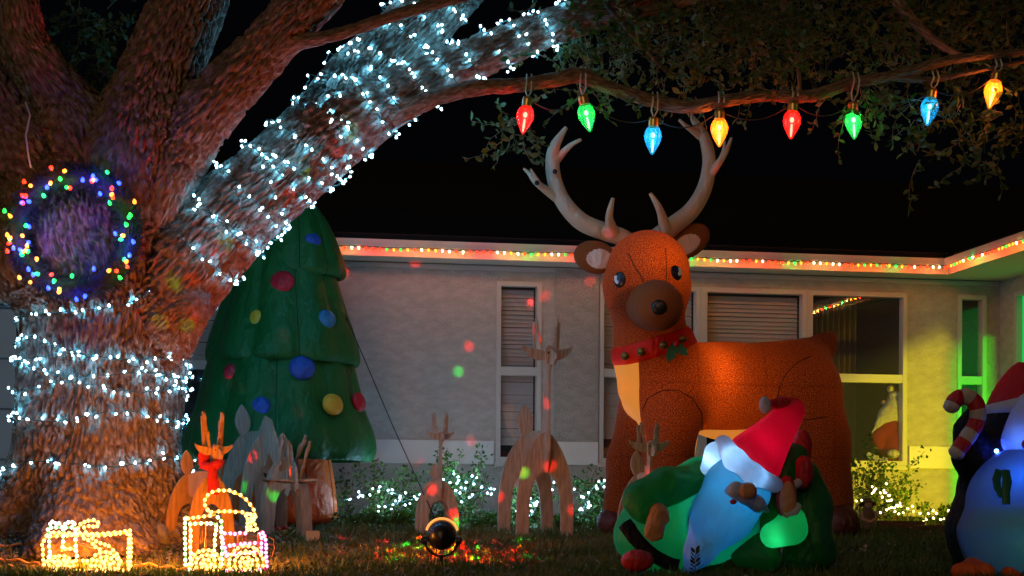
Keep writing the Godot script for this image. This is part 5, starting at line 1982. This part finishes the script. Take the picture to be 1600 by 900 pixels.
func wheel(o: Node3D, cx: float, cy: float, r: float, d: float, bulb: Mesh) -> void:
	for k in [1.0, 0.68, 0.38, 0.14]:
		var pts := []
		var n := int(14 * k) + 6
		for i in n:
			pts.append([cx + cos(TAU * i / n) * r * k, cy + sin(TAU * i / n) * r * k])
		rope(o, pts, d, M.amber_rope, M.warm_bulb, bulb, true, 0.034)


func build_train() -> void:
	var d := 10.25
	var g := Geo.new()
	g.lathe([Vector2(0.001, -0.013), Vector2(0.009, -0.008), Vector2(0.012, 0), Vector2(0.009, 0.008), Vector2(0.001, 0.013)], Transform3D(), 6)
	var bulb := g.done()
	var frame := func(o: Node3D, lines: Array, m: Material) -> void:
		for l in lines:
			var p := PackedVector3Array()
			for q in l:
				p.append(at(q[0], q[1], d + (q[2] if q.size() > 2 else 0.0)) - o.position)
			var f := Geo.new()
			f.tube(p, PackedFloat32Array([0.006]), 6)
			part("frame_wire", f.done(), m, o)
	# the engine
	var e := thing("lighted_engine", "outline of a toy steam engine in green, pink and yellow rope lights", "light sculpture", on_ground(355, d))
	rope(e, [[290, 806], [289, 840], [290, 880], [300, 899]], d, M.green_rope, M.green_bulb_pale, bulb)
	rope(e, [[297, 815, 0.2], [298, 850, 0.2], [297, 892, 0.2]], d, M.green_rope, M.green_bulb_pale, bulb)
	rope(e, [[338, 806], [346, 814], [347, 850], [347, 884]], d, M.green_rope, M.green_bulb_pale, bulb)
	rope(e, [[339, 817, 0.2], [335, 848, 0.2], [334, 872, 0.2]], d, M.green_rope, M.green_bulb_pale, bulb)
	rope(e, [[300, 818], [336, 818]], d, M.green_rope, M.green_bulb_pale, bulb)
	rope(e, [[290, 810], [310, 808], [337, 804]], d, M.amber_rope, M.warm_bulb, bulb)
	rope(e, [[328, 800], [322, 794], [319, 785], [323, 775], [333, 768], [346, 765], [361, 767], [375, 773], [387, 783], [395, 793], [399, 802]], d, M.amber_rope, M.warm_bulb, bulb, false, 0.04)
	rope(e, [[391, 804], [378, 800], [360, 799], [344, 799], [328, 801]], d, M.amber_rope, M.warm_bulb, bulb, false, 0.04)
	rope(e, [[382, 803], [388, 813], [385, 828], [402, 828], [396, 814], [401, 804], [382, 803]], d, M.amber_rope, M.warm_bulb, bulb, false, 0.026)
	rope(e, [[392, 806], [392, 827]], d, M.amber_rope, M.warm_bulb, bulb, false, 0.026)
	rope(e, [[347, 834], [384, 833]], d, M.magenta_rope, M.magenta_bulb, bulb)
	rope(e, [[347, 838], [350, 852], [354, 870]], d, M.magenta_rope, M.magenta_bulb, bulb, false, 0.03)
	rope(e, [[355, 853], [384, 849], [406, 848]], d, M.magenta_rope, M.magenta_bulb, bulb)
	rope(e, [[353, 867], [384, 864], [408, 862]], d, M.magenta_rope, M.magenta_bulb, bulb)
	rope(e, [[408, 829], [415, 838], [416, 862], [417, 890]], d, M.magenta_rope, M.magenta_bulb, bulb, false, 0.03)
	rope(e, [[404, 832, 0.15], [409, 842, 0.15], [410, 870, 0.15]], d, M.magenta_rope, M.magenta_bulb, bulb, false, 0.03)
	rope(e, [[350, 893], [384, 891], [414, 889]], d, M.magenta_rope, M.magenta_bulb, bulb)
	wheel(e, 322, 882, 23, d - 0.02, bulb)
	wheel(e, 385, 880, 27, d - 0.02, bulb)
	frame.call(e, [[[372, 868], [372, 834]], [[386, 832], [374, 868]], [[378, 834], [384, 858]], [[404, 866], [404, 834]], [[420, 838], [428, 842], [430, 856], [426, 870], [419, 868]], [[420, 850], [430, 852]], [[318, 818], [314, 848], [300, 849]], [[320, 818], [321, 860]], [[352, 870], [354, 900]], [[400, 880], [418, 900]], [[414, 886], [432, 896]]], M.iron)
	# the car
	var c := thing("lighted_wagon", "outline of a toy wagon with presents and a candy cane in yellow rope lights", "light sculpture", on_ground(135, d))
	rope(c, [[75, 838], [110, 836], [150, 837], [204, 832]], d, M.amber_rope, M.warm_bulb, bulb)
	rope(c, [[80, 832, 0.2], [120, 834, 0.2], [160, 834, 0.2], [206, 829, 0.2]], d, M.amber_rope, M.warm_bulb, bulb)
	rope(c, [[204, 831], [205, 860], [204, 890]], d, M.amber_rope, M.warm_bulb, bulb, false, 0.03)
	rope(c, [[202, 832, 0.1], [201, 862, 0.1], [200, 891, 0.1]], d, M.amber_rope, M.warm_bulb, bulb, false, 0.03)
	rope(c, [[66, 846], [67, 870], [70, 893]], d, M.amber_rope, M.warm_bulb, bulb)
	rope(c, [[66, 848], [74, 836], [80, 832, 0.2]], d, M.amber_rope, M.warm_bulb, bulb)
	rope(c, [[70, 878], [130, 876], [150, 876]], d, M.amber_rope, M.warm_bulb, bulb)
	rope(c, [[70, 893], [130, 891], [203, 890]], d, M.amber_rope, M.warm_bulb, bulb)
	for l in [[[75, 824], [77, 850], [76, 876]], [[99, 824], [98, 846], [97, 862]], [[118, 824], [119, 846], [120, 870]], [[76, 824], [98, 824]], [[99, 824], [118, 824]], [[75, 866], [84, 872]]]:
		rope(c, l, d, M.green_rope, M.green_bulb_pale, bulb)
	rope(c, [[98, 858], [120, 858]], d, M.amber_rope, M.warm_bulb, bulb)
	rope(c, [[78, 822], [80, 815], [87, 818], [93, 817], [96, 822]], d, M.cord_white, M.pale_bulb, bulb, false, 0.028)
	rope(c, [[100, 822], [104, 818], [110, 815], [116, 816], [117, 822]], d, M.cord_white, M.pale_bulb, bulb, false, 0.028)
	rope(c, [[126, 836], [122, 826], [127, 817], [137, 813], [149, 813], [156, 819], [149, 824], [140, 821], [132, 824], [134, 832], [150, 846], [172, 854], [183, 866], [192, 884]], d, M.amber_rope, M.warm_bulb, bulb, false, 0.033)
	rope(c, [[128, 838], [146, 850], [160, 862]], d, M.amber_rope, M.warm_bulb, bulb)
	wheel(c, 96, 888, 20, d - 0.02, bulb)
	wheel(c, 164, 884, 22, d - 0.02, bulb)
	frame.call(c, [[[64, 846], [64, 896]], [[120, 848], [148, 856]], [[160, 856], [152, 880]], [[166, 856], [172, 880]], [[90, 866], [100, 890]]], M.iron)
	for o in [[e, [[300, 850], [345, 880], [345, 830], [360, 775], [392, 815], [385, 880], [322, 884], [320, 806]], Color(1, 0.60, 0.20)], [c, [[80, 860], [110, 850], [140, 820], [170, 850], [203, 860], [96, 886], [164, 882], [130, 876]], Color(1, 0.58, 0.18)]]:
		for q in o[1]:
			omni(o[0], at(q[0], q[1], d + 0.06) - o[0].position, o[2], 0.28, 0.03)
	omni(e, at(412, 850, d) - e.position, Color(1, 0.1, 0.35), 0.03, 0.02)
	for o in [e, c]:
		o.remove_meta("bulbs")


# ---------------------------------------------------------------- star projector
func build_projector() -> void:
	var d := 10.7
	var c := at(690, 838, d)
	var base := on_ground(690, d)
	var o := thing("star_projector", "black garden laser projector on a stake, seen from behind, leaked lens light put in as a glowing rim", "projector", base)
	var tilt := Basis(Vector3.RIGHT, -PI / 2 - 0.30)      # its axis (local y) points at the house, a little up
	var xf := Transform3D(Basis(Vector3.RIGHT, -PI / 2 + 0.22), c - base)
	var g := Geo.new()
	g.lathe([Vector2(0.001, -0.085), Vector2(0.05, -0.075), Vector2(0.082, -0.045), Vector2(0.1, -0.005), Vector2(0.104, 0.05), Vector2(0.104, 0.085), Vector2(0.098, 0.088), Vector2(0.096, 0.06), Vector2(0.001, 0.055)], xf, 36)
	part("housing", g.done(), M.plastic, o)
	g = Geo.new()
	var ring := PackedVector3Array()
	for k in 25:
		var a := PI * (0.08 + 0.84 * k / 24.0)
		ring.append(xf * Vector3(cos(a) * 0.111, 0.07, sin(a) * 0.111))
	g.tube(ring, PackedFloat32Array([0.0085]), 8)
	part("leak_glow_rim", g.done(), glow(1.0, 0.36, 0.08, 1.3), o)  # light leaking from the lens onto the bezel, put in as glow
	for s in [-1.0, 1.0]:
		g = Geo.new()
		g.tube(PackedVector3Array([Vector3(0.1 * s, -0.03, 0), Vector3(0.128 * s, -0.03, 0)]), PackedFloat32Array([0.032]), 14)
		g.box(Vector3(0.012, 0.045, 0.02), Transform3D(Basis(), Vector3(0.135 * s, -0.03, 0)))
		part("knob", g.done(), M.plastic, o, c - base)
	g = Geo.new()
	var y := PackedVector3Array()
	for k in 17:
		var a := PI + PI * k / 16.0
		y.append(Vector3(cos(a) * 0.118, sin(a) * 0.118 - 0.02, 0))
	g.tube(y, PackedFloat32Array([0.009]), 8)
	part("bracket", g.done(), M.plastic, o, c - base)
	g = Geo.new()
	g.tube(PackedVector3Array([Vector3(0, c.y - base.y - 0.13, 0), Vector3(0, 0.05, 0), Vector3(0, -0.08, 0)]), PackedFloat32Array([0.02, 0.014, 0.004]), 8)
	part("stake", g.done(), M.plastic, o)
	g = Geo.new()
	g.tube(PackedVector3Array([Vector3(-0.05, c.y - base.y - 0.05, 0.05), Vector3(-0.03, 0.12, 0.06), Vector3(-0.05, 0.02, 0.06), Vector3(-0.25, 0.006, 0.05)]), PackedFloat32Array([0.005]), 6)
	part("cord", g.done(), M.wire_black, o)
	var eye := c + Vector3(0, 0.05, -0.16) - base
	var red := Color(1, 0.10, 0.06)
	var green := Color(0.08, 1, 0.2)
	for t in [[233, 240, 11.3, 0, 1], [322, 396, 11.6, 0, 1], [348, 398, 11.6, 0, 1], [293, 428, 11.6, 0, 1], [252, 416, 11.4, 0, 1], [240, 505, 11.45, 0, 1], [282, 516, 11.5, 0, 1], [308, 498, 11.6, 0, 1], [356, 382, 11.6, 1, 1], [256, 506, 11.5, 1, 1], [300, 514, 11.6, 1, 1], [284, 452, 11.5, 1, 1], [552, 224, 11.6, 1, 1], [478, 271, 11.6, 1, 1], [536, 262, 11.6, 0, 1], [460, 322, 11.6, 0, 1],
			[540, 432, 15.9, 0, 1.2], [650, 421, 15.9, 0, 1], [732, 546, 16.1, 0, 1.2], [716, 584, 16.1, 1, 1], [848, 470, 16.2, 0, 0.8], [916, 450, 16.2, 0, 0.8], [858, 624, 13.7, 0, 2], [818, 738, 13.6, 1, 1.6], [862, 726, 13.7, 0, 2], [776, 777, 14.0, 0, 2], [893, 798, 13.6, 0, 2], [813, 737, 13.6, 0, 1], [674, 764, 13.8, 0, 2], [709, 804, 13.7, 0, 2.4], [712, 818, 13.7, 1, 2.4], [390, 712, 13.5, 0, 2.4], [397, 770, 13.5, 1, 1.4], [365, 757, 13.6, 1, 1.0], [404, 628, 13.7, 0, 1],
			[950, 366, 13.1, 0, 0.5], [868, 252, 13.1, 0, 0.5], [1107, 290, 13.1, 0, 0.6], [845, 480, 14.0, 0, 1], [868, 488, 14.0, 0, 1], [996, 746, 11.5, 0, 1.4], [982, 640, 13.5, 0, 0.5], [1280, 560, 16.5, 0, 0.6], [440, 520, 14.2, 0, 1], [460, 638, 14.2, 0, 1], [700, 405, 15.6, 0, 0.8], [735, 690, 16.1, 0, 0.4]]:
		var p := at(t[0], t[1], t[2]) - base
		var r := eye.distance_to(p)
		spot(o, eye, p, green if t[3] else red, 1.5 * t[4] * r * r, rad_to_deg(atan(0.070 / r)), 1.0)
	# the fan of dots that falls on the lawn
	for k in 130:
		var px := 690 + rng.randfn(0, 75)
		var q := on_ground(px, 10.95 + 3.2 * rng.randf() * rng.randf())
		q.y = ground_y(q.x, q.z)
		var p := q - base
		var r := eye.distance_to(p)
		var col: Color = [red, red, green, Color(1, 0.45, 0.05)][k % 4]
		spot(o, eye, p, col, rng.randf_range(12.0, 45.0) * r * r, rad_to_deg(atan(0.028 / r)), 0.7)
	spot(o, eye, eye + Vector3(0, -0.16, -1), Color(1, 0.10, 0.04), 0.75, 48.0, 1.0, 0.03)
	spot(o, eye, at(280, 160, 11.9) - base, Color(1, 0.20, 0.08), 5.0, 36.0, 1.0, 0.03)


# ---------------------------------------------------------------- small things
func build_small_things() -> void:
	# Santa behind the glass
	var d := 17.32
	var u := d / F
	var base := at(1394, 722, d)
	var o := thing("santa_figure", "white-bearded Santa figure in red standing inside the window", "santa figure", base)
	var w := -base
	var suit := mat(0.16, 0.004, 0.004, 0.9)
	var fluff := mat(0.48, 0.47, 0.44, 0.95)
	relief(fluff, M.wrinkle, 3.0, Vector3(4, 4, 4))
	var b := Body.new()
	b.k = 0.025
	b.chain([at(1404, 655, d), at(1398, 690, d), at(1398, 718, d)], [20 * u, 27 * u, 26 * u])
	b.chain([at(1392, 662, d - 0.1), at(1372, 682, d - 0.18), at(1374, 694, d - 0.2)], [13 * u, 11 * u, 9 * u])
	part("suit", b.mesh(0.02), suit, o, w)
	b = Body.new()
	b.k = 0.05
	b.chain([at(1399, 632, d - 0.05), at(1386, 650, d - 0.12), at(1374, 662, d - 0.16)], [14 * u, 13 * u, 6 * u])
	b.chain([at(1378, 656, d - 0.15), at(1363, 676, d - 0.2)], [4 * u, 2.2 * u])
	b.chain([at(1404, 645, d - 0.05), at(1400, 655, d - 0.1)], [13 * u, 10 * u])
	part("beard", b.mesh(0.012), fluff, o, w)
	var g := Geo.new()
	g.ball(Transform3D(Basis.from_scale(Vector3(13, 12, 13) * u), at(1398, 626, d)), 16, 10)
	part("head", g.done(), mat(0.34, 0.19, 0.13, 0.8), o, w)
	g = Geo.new()
	g.ball(Transform3D(Basis.from_scale(Vector3(4, 4, 4) * u), at(1381, 629, d - 0.04)), 10, 8)
	part("nose", g.done(), mat(0.4, 0.24, 0.18, 0.8), o, w)
	g = Geo.new()
	g.tube(PackedVector3Array([at(1402, 622, d), at(1400, 612, d), at(1393, 606, d - 0.02)]), PackedFloat32Array([14 * u, 9 * u, 5 * u]), 14)
	part("hat", g.done(), suit, o, w)
	g = Geo.new()
	g.ball(Transform3D(Basis.from_scale(Vector3(6, 6.5, 6) * u), at(1392, 608, d - 0.05)), 12, 8)
	g.ball(Transform3D(Basis(Vector3(0, 0, 1), -0.6).scaled(Vector3(12, 5.5, 10) * u), at(1400, 617, d - 0.08)), 12, 8)
	part("hat_fluff", g.done(), fluff, o, w)
	g = Geo.new()
	g.ball(Transform3D(Basis.from_scale(Vector3(10, 7, 9) * u), at(1396, 709, d - 0.2)), 14, 8)
	part("cuff", g.done(), fluff, o, w)
	g = Geo.new()
	g.tube(PackedVector3Array([at(1354, 709, d - 0.12), at(1366, 716, d - 0.14), at(1386, 720, d - 0.14)]), PackedFloat32Array([4 * u, 5.5 * u, 4.5 * u]), 10)
	part("coat_hem", g.done(), fluff, o, w)
	# stool on which he stands
	g = Geo.new()
	g.bx(Vector3(-0.35, -0.55, -0.2), Vector3(0.3, 0.0, 0.2))
	var st := thing("low_table", "dark low table under the Santa figure inside the window", "table", base)
	part("top", g.done(), M.dark_room, st)
	# garden figurine
	d = 14.6
	u = d / F
	base = on_ground(1357, d)
	o = thing("garden_figurine", "small dark garden figurine with a broad hat by the shrub", "figurine", base)
	var top := (base.y - EYE) / u      # height of the ground in pixels above the horizon
	g = Geo.new()
	g.lathe([Vector2(13, 0), Vector2(13, 8), Vector2(10.5, 9), Vector2(11.5, 14), Vector2(11, 22), Vector2(9, 30), Vector2(6, 34), Vector2(4, 35)].map(func(v): return v * u), Transform3D(), 20)
	part("body", g.done(), M.statue, o)
	g = Geo.new()
	g.ball(Transform3D(Basis.from_scale(Vector3(6, 6.5, 6) * u), Vector3(0, 40 * u, 0)), 14, 10)
	part("head", g.done(), M.statue_pale, o)
	g = Geo.new()
	g.lathe([Vector2(6, 43), Vector2(14, 41), Vector2(14, 43), Vector2(8, 46), Vector2(6, 50), Vector2(0.5, 52)].map(func(v): return v * u), Transform3D(Basis(Vector3.RIGHT, -0.25), Vector3(0, 0, 3 * u)), 20)
	part("hat", g.done(), M.statue, o)
	g = Geo.new()
	g.tube(PackedVector3Array([Vector3(-11, 26, 2), Vector3(-9, 16, 9), Vector3(0, 12, 12), Vector3(9, 16, 9), Vector3(11, 26, 2)]), PackedFloat32Array([3 * u]), 8)
	for i in g.v.size():
		pass
	var arms := Geo.new()
	var ap := PackedVector3Array()
	for q in [Vector3(-10, 28, 1), Vector3(-11, 18, 7), Vector3(0, 13, 12), Vector3(11, 18, 7), Vector3(10, 28, 1)]:
		ap.append(q * u)
	arms.tube(ap, PackedFloat32Array([3.2 * u, 3.2 * u, 2.6 * u, 3.2 * u, 3.2 * u]), 8)
	part("arms", arms.done(), M.statue_pale, o)
	# edging timbers of the bed
	for t in [[1372, 1442, 14.75, 0.10, "long dark edging timber of the flower bed beside the figurine"], [1428, 1500, 14.4, 0.08, "second edging timber of the bed, nearer the penguin"]]:
		var p := on_ground(t[0], t[2])
		var q := on_ground(t[1], t[2] + 0.1)
		o = thing("edging_timber", t[4], "edging", p.lerp(q, 0.5), "edging timbers of the bed")
		g = Geo.new()
		var x := (q - p).normalized()
		g.box(Vector3(p.distance_to(q), t[3], 0.09), Transform3D(Basis(x, Vector3.UP, x.cross(Vector3.UP)), Vector3(0, t[3] * 0.3, 0)))
		part("board", g.done(), M.timber, o)
	# card on the grass
	base = on_ground(489, 12.7)
	o = thing("tag_card", "small tan card standing in the grass near the engine", "card", base)
	g = Geo.new()
	g.box(Vector3(0.115, 0.085, 0.012), Transform3D(Basis(Vector3.UP, 0.25) * Basis(Vector3.RIGHT, -0.2), Vector3(0, 0.07, 0)))
	part("face", g.done(), mat(0.34, 0.24, 0.12, 0.8), o)
	g = Geo.new()
	g.tube(PackedVector3Array([Vector3(0, -0.03, -0.01), Vector3(0, 0.06, -0.012)]), PackedFloat32Array([0.006]), 6)
	part("stake", g.done(), M.timber, o)
	# stone
	base = on_ground(232, 11.5)
	o = thing("garden_stone", "rounded stone behind the lighted wagon, orange in its glow", "stone", base)
	var sb := Body.new()
	sb.k = 0.08
	sb.chain([Vector3(-0.07, 0.02, 0), Vector3(0.06, 0.03, 0.02), Vector3(0.10, 0.0, 0.03)], [0.085, 0.09, 0.06])
	part("rock", sb.mesh(0.018), M.stone, o)
	# little potted flower
	base = on_ground(448, 12.7)
	o = thing("red_flower", "small plant with red blossom and yellow-green leaves before the grey deer", "flower", base)
	var lf := leaf_mesh(0.075, 0.042)
	for k in 11:
		var a := TAU * k / 11.0 + 0.3
		var m := part("leaf", lf, M.flower_leaf, o, Vector3(cos(a) * 0.02, 0.05 + 0.03 * (k % 3), sin(a) * 0.02))
		m.basis = Basis(Vector3.UP, -a + PI / 2) * Basis(Vector3.RIGHT, 0.9 + 0.25 * (k % 3))
	for k in 6:
		var a := TAU * k / 6.0
		var m := part("petal", lf, M.orn_red, o, Vector3(-0.04 + cos(a) * 0.01, 0.10, sin(a) * 0.01 + 0.03))
		m.basis = Basis(Vector3.UP, -a + PI / 2) * Basis(Vector3.RIGHT, 1.1)
	g = Geo.new()
	g.tube(PackedVector3Array([Vector3(0, -0.03, 0), Vector3(-0.01, 0.06, 0.01), Vector3(-0.04, 0.10, 0.03)]), PackedFloat32Array([0.006]), 6)
	part("stem", g.done(), M.stem, o)
	# weed in front of the beard
	base = on_ground(1086, 9.95)
	o = thing("weed", "dark leafy weed in the grass before the gnome's beard", "weed", base)
	g = Geo.new()
	var sp := PackedVector3Array([Vector3(0, -0.05, 0), Vector3(0.005, 0.06, 0), Vector3(0.0, 0.13, 0.0), Vector3(0.012, 0.2, 0)])
	g.tube(sp, PackedFloat32Array([0.004, 0.0035, 0.003, 0.002]), 5)
	part("stem", g.done(), M.stem, o)
	lf = leaf_mesh(0.05, 0.022)
	for k in 14:
		var s := 1.0 if k % 2 else -1.0
		var y := 0.03 + 0.012 * k
		var m := part("leaf", lf, M.weed_leaf, o, Vector3(0.004, y, 0))
		m.basis = Basis(Vector3(0, 0, 1), -s * (1.0 - 0.03 * k)) * Basis(Vector3.UP, k * 0.5)
	# cords across the lawn
	for c in [[[[-20, 872, 10.9], [20, 866, 10.95], [45, 866, 10.9], [66, 870, 10.6]], "orange extension cord running into the wagon from the left edge"], [[[-20, 880, 10.5], [15, 882, 10.5], [45, 884, 10.45], [68, 890, 10.3]], "second orange cord lying nearer the camera left of the wagon"], [[[204, 890, 10.25], [222, 886, 10.5], [250, 889, 10.45], [275, 895, 10.35], [296, 899, 10.2]], "orange cord joining the wagon to the engine"]]:
		var pts := PackedVector3Array()
		for i in c[0].size() - 1:
			for k in 6:
				var t := k / 6.0
				var q := on_ground(lerpf(c[0][i][0], c[0][i + 1][0], t), lerpf(c[0][i][2], c[0][i + 1][2], t))
				pts.append(q + Vector3(0, 0.035 + 0.01 * sin((i * 6 + k) * 0.9), 0))
		o = thing("extension_cord", c[1], "cord", pts[0], "orange cords on the lawn")
		g = Geo.new()
		g.tube(pts, PackedFloat32Array([0.009]), 7)
		wpart("cable", g, M.cord, o)
	# the two floodlights beside the entrance, with barn doors added to shape their light on the wall
	floodlight("yellow-green garden floodlight with added barn doors aimed at the house wall", on_ground(1690, 13.9), [[1150, 655], [1488, 512], [1488, 828], [1150, 828]], Color(0.95, 0.86, 0.0), 15.0, 30.0, [0.8, 1.0, 0.05])
	floodlight("pure green garden floodlight lighting the wall beside the narrow window", on_ground(1655, 15.2), [[1487, 546], [1551, 487], [1551, 870], [1487, 870]], Color(0.18, 1.0, 0.03), 8.0, 27.0, [0.05, 1.0, 0.05])


func floodlight(label: String, base: Vector3, lit: Array, color: Color, energy: float, cone: float, lens: Array) -> void:
	var o := thing("floodlight", label, "floodlight", base, "floodlights at the entrance")
	var c := Vector3.ZERO
	var pts := PackedVector3Array()
	for q in lit:
		var w := on_wall(q[0], q[1])
		pts.append(house_xf * Vector3(w.x, w.y, 0) - base)
		c += pts[-1] / 4.0
	var head := Vector3(0, 0.3, 0)
	var dir := (c - head).normalized()
	var lb := Basis.looking_at(dir, Vector3.UP)
	var g := Geo.new()
	g.lathe([Vector2(0.001, -0.06), Vector2(0.05, -0.055), Vector2(0.07, -0.02), Vector2(0.08, 0.05), Vector2(0.074, 0.05), Vector2(0.066, 0.03)], Transform3D(lb * Basis(Vector3.RIGHT, -PI / 2), head), 24)
	part("shell", g.done(), M.plastic, o)
	g = Geo.new()
	g.ball(Transform3D(lb * Basis.from_scale(Vector3(0.066, 0.066, 0.008)), head + dir * 0.032), 20, 8)
	part("lamp_lens", g.done(), glow(lens[0], lens[1], lens[2], 2.0), o)
	g = Geo.new()
	g.tube(PackedVector3Array([Vector3(0, 0.24, 0), Vector3(0, -0.1, 0)]), PackedFloat32Array([0.014]), 8)
	part("stake", g.done(), M.plastic, o)
	var from := head + dir * 0.07
	var inner := PackedVector3Array()
	var mid := Vector3.ZERO
	for p in pts:
		inner.append(from + (p - from) * (0.22 / (p - from).dot(dir)))
		mid += inner[-1] / 4.0
	var rows := []
	for k in [[1.0, 0.0], [1.0, 0.006], [0.0, 0.006], [0.0, 0.0], [1.0, 0.0]]:
		var r := PackedVector3Array()
		for p in inner:
			r.append((p if k[0] > 0.5 else p + lb.x * 0.15 * signf((p - mid).dot(lb.x)) + lb.y * 0.15 * signf((p - mid).dot(lb.y))) + dir * k[1])
		rows.append(r)
	g = Geo.new()
	g.grid(rows)
	g.tube(PackedVector3Array([head + lb.x * 0.08, mid + lb.x * 0.17]), PackedFloat32Array([0.006]), 6)
	g.tube(PackedVector3Array([head - lb.x * 0.08, mid - lb.x * 0.17]), PackedFloat32Array([0.006]), 6)
	part("added_barn_doors", g.done(), M.added_light_flap, o)  # unseen plates added to give the beams straight edges
	spot(o, from, c, color, energy, cone, 0.1, 0.01)
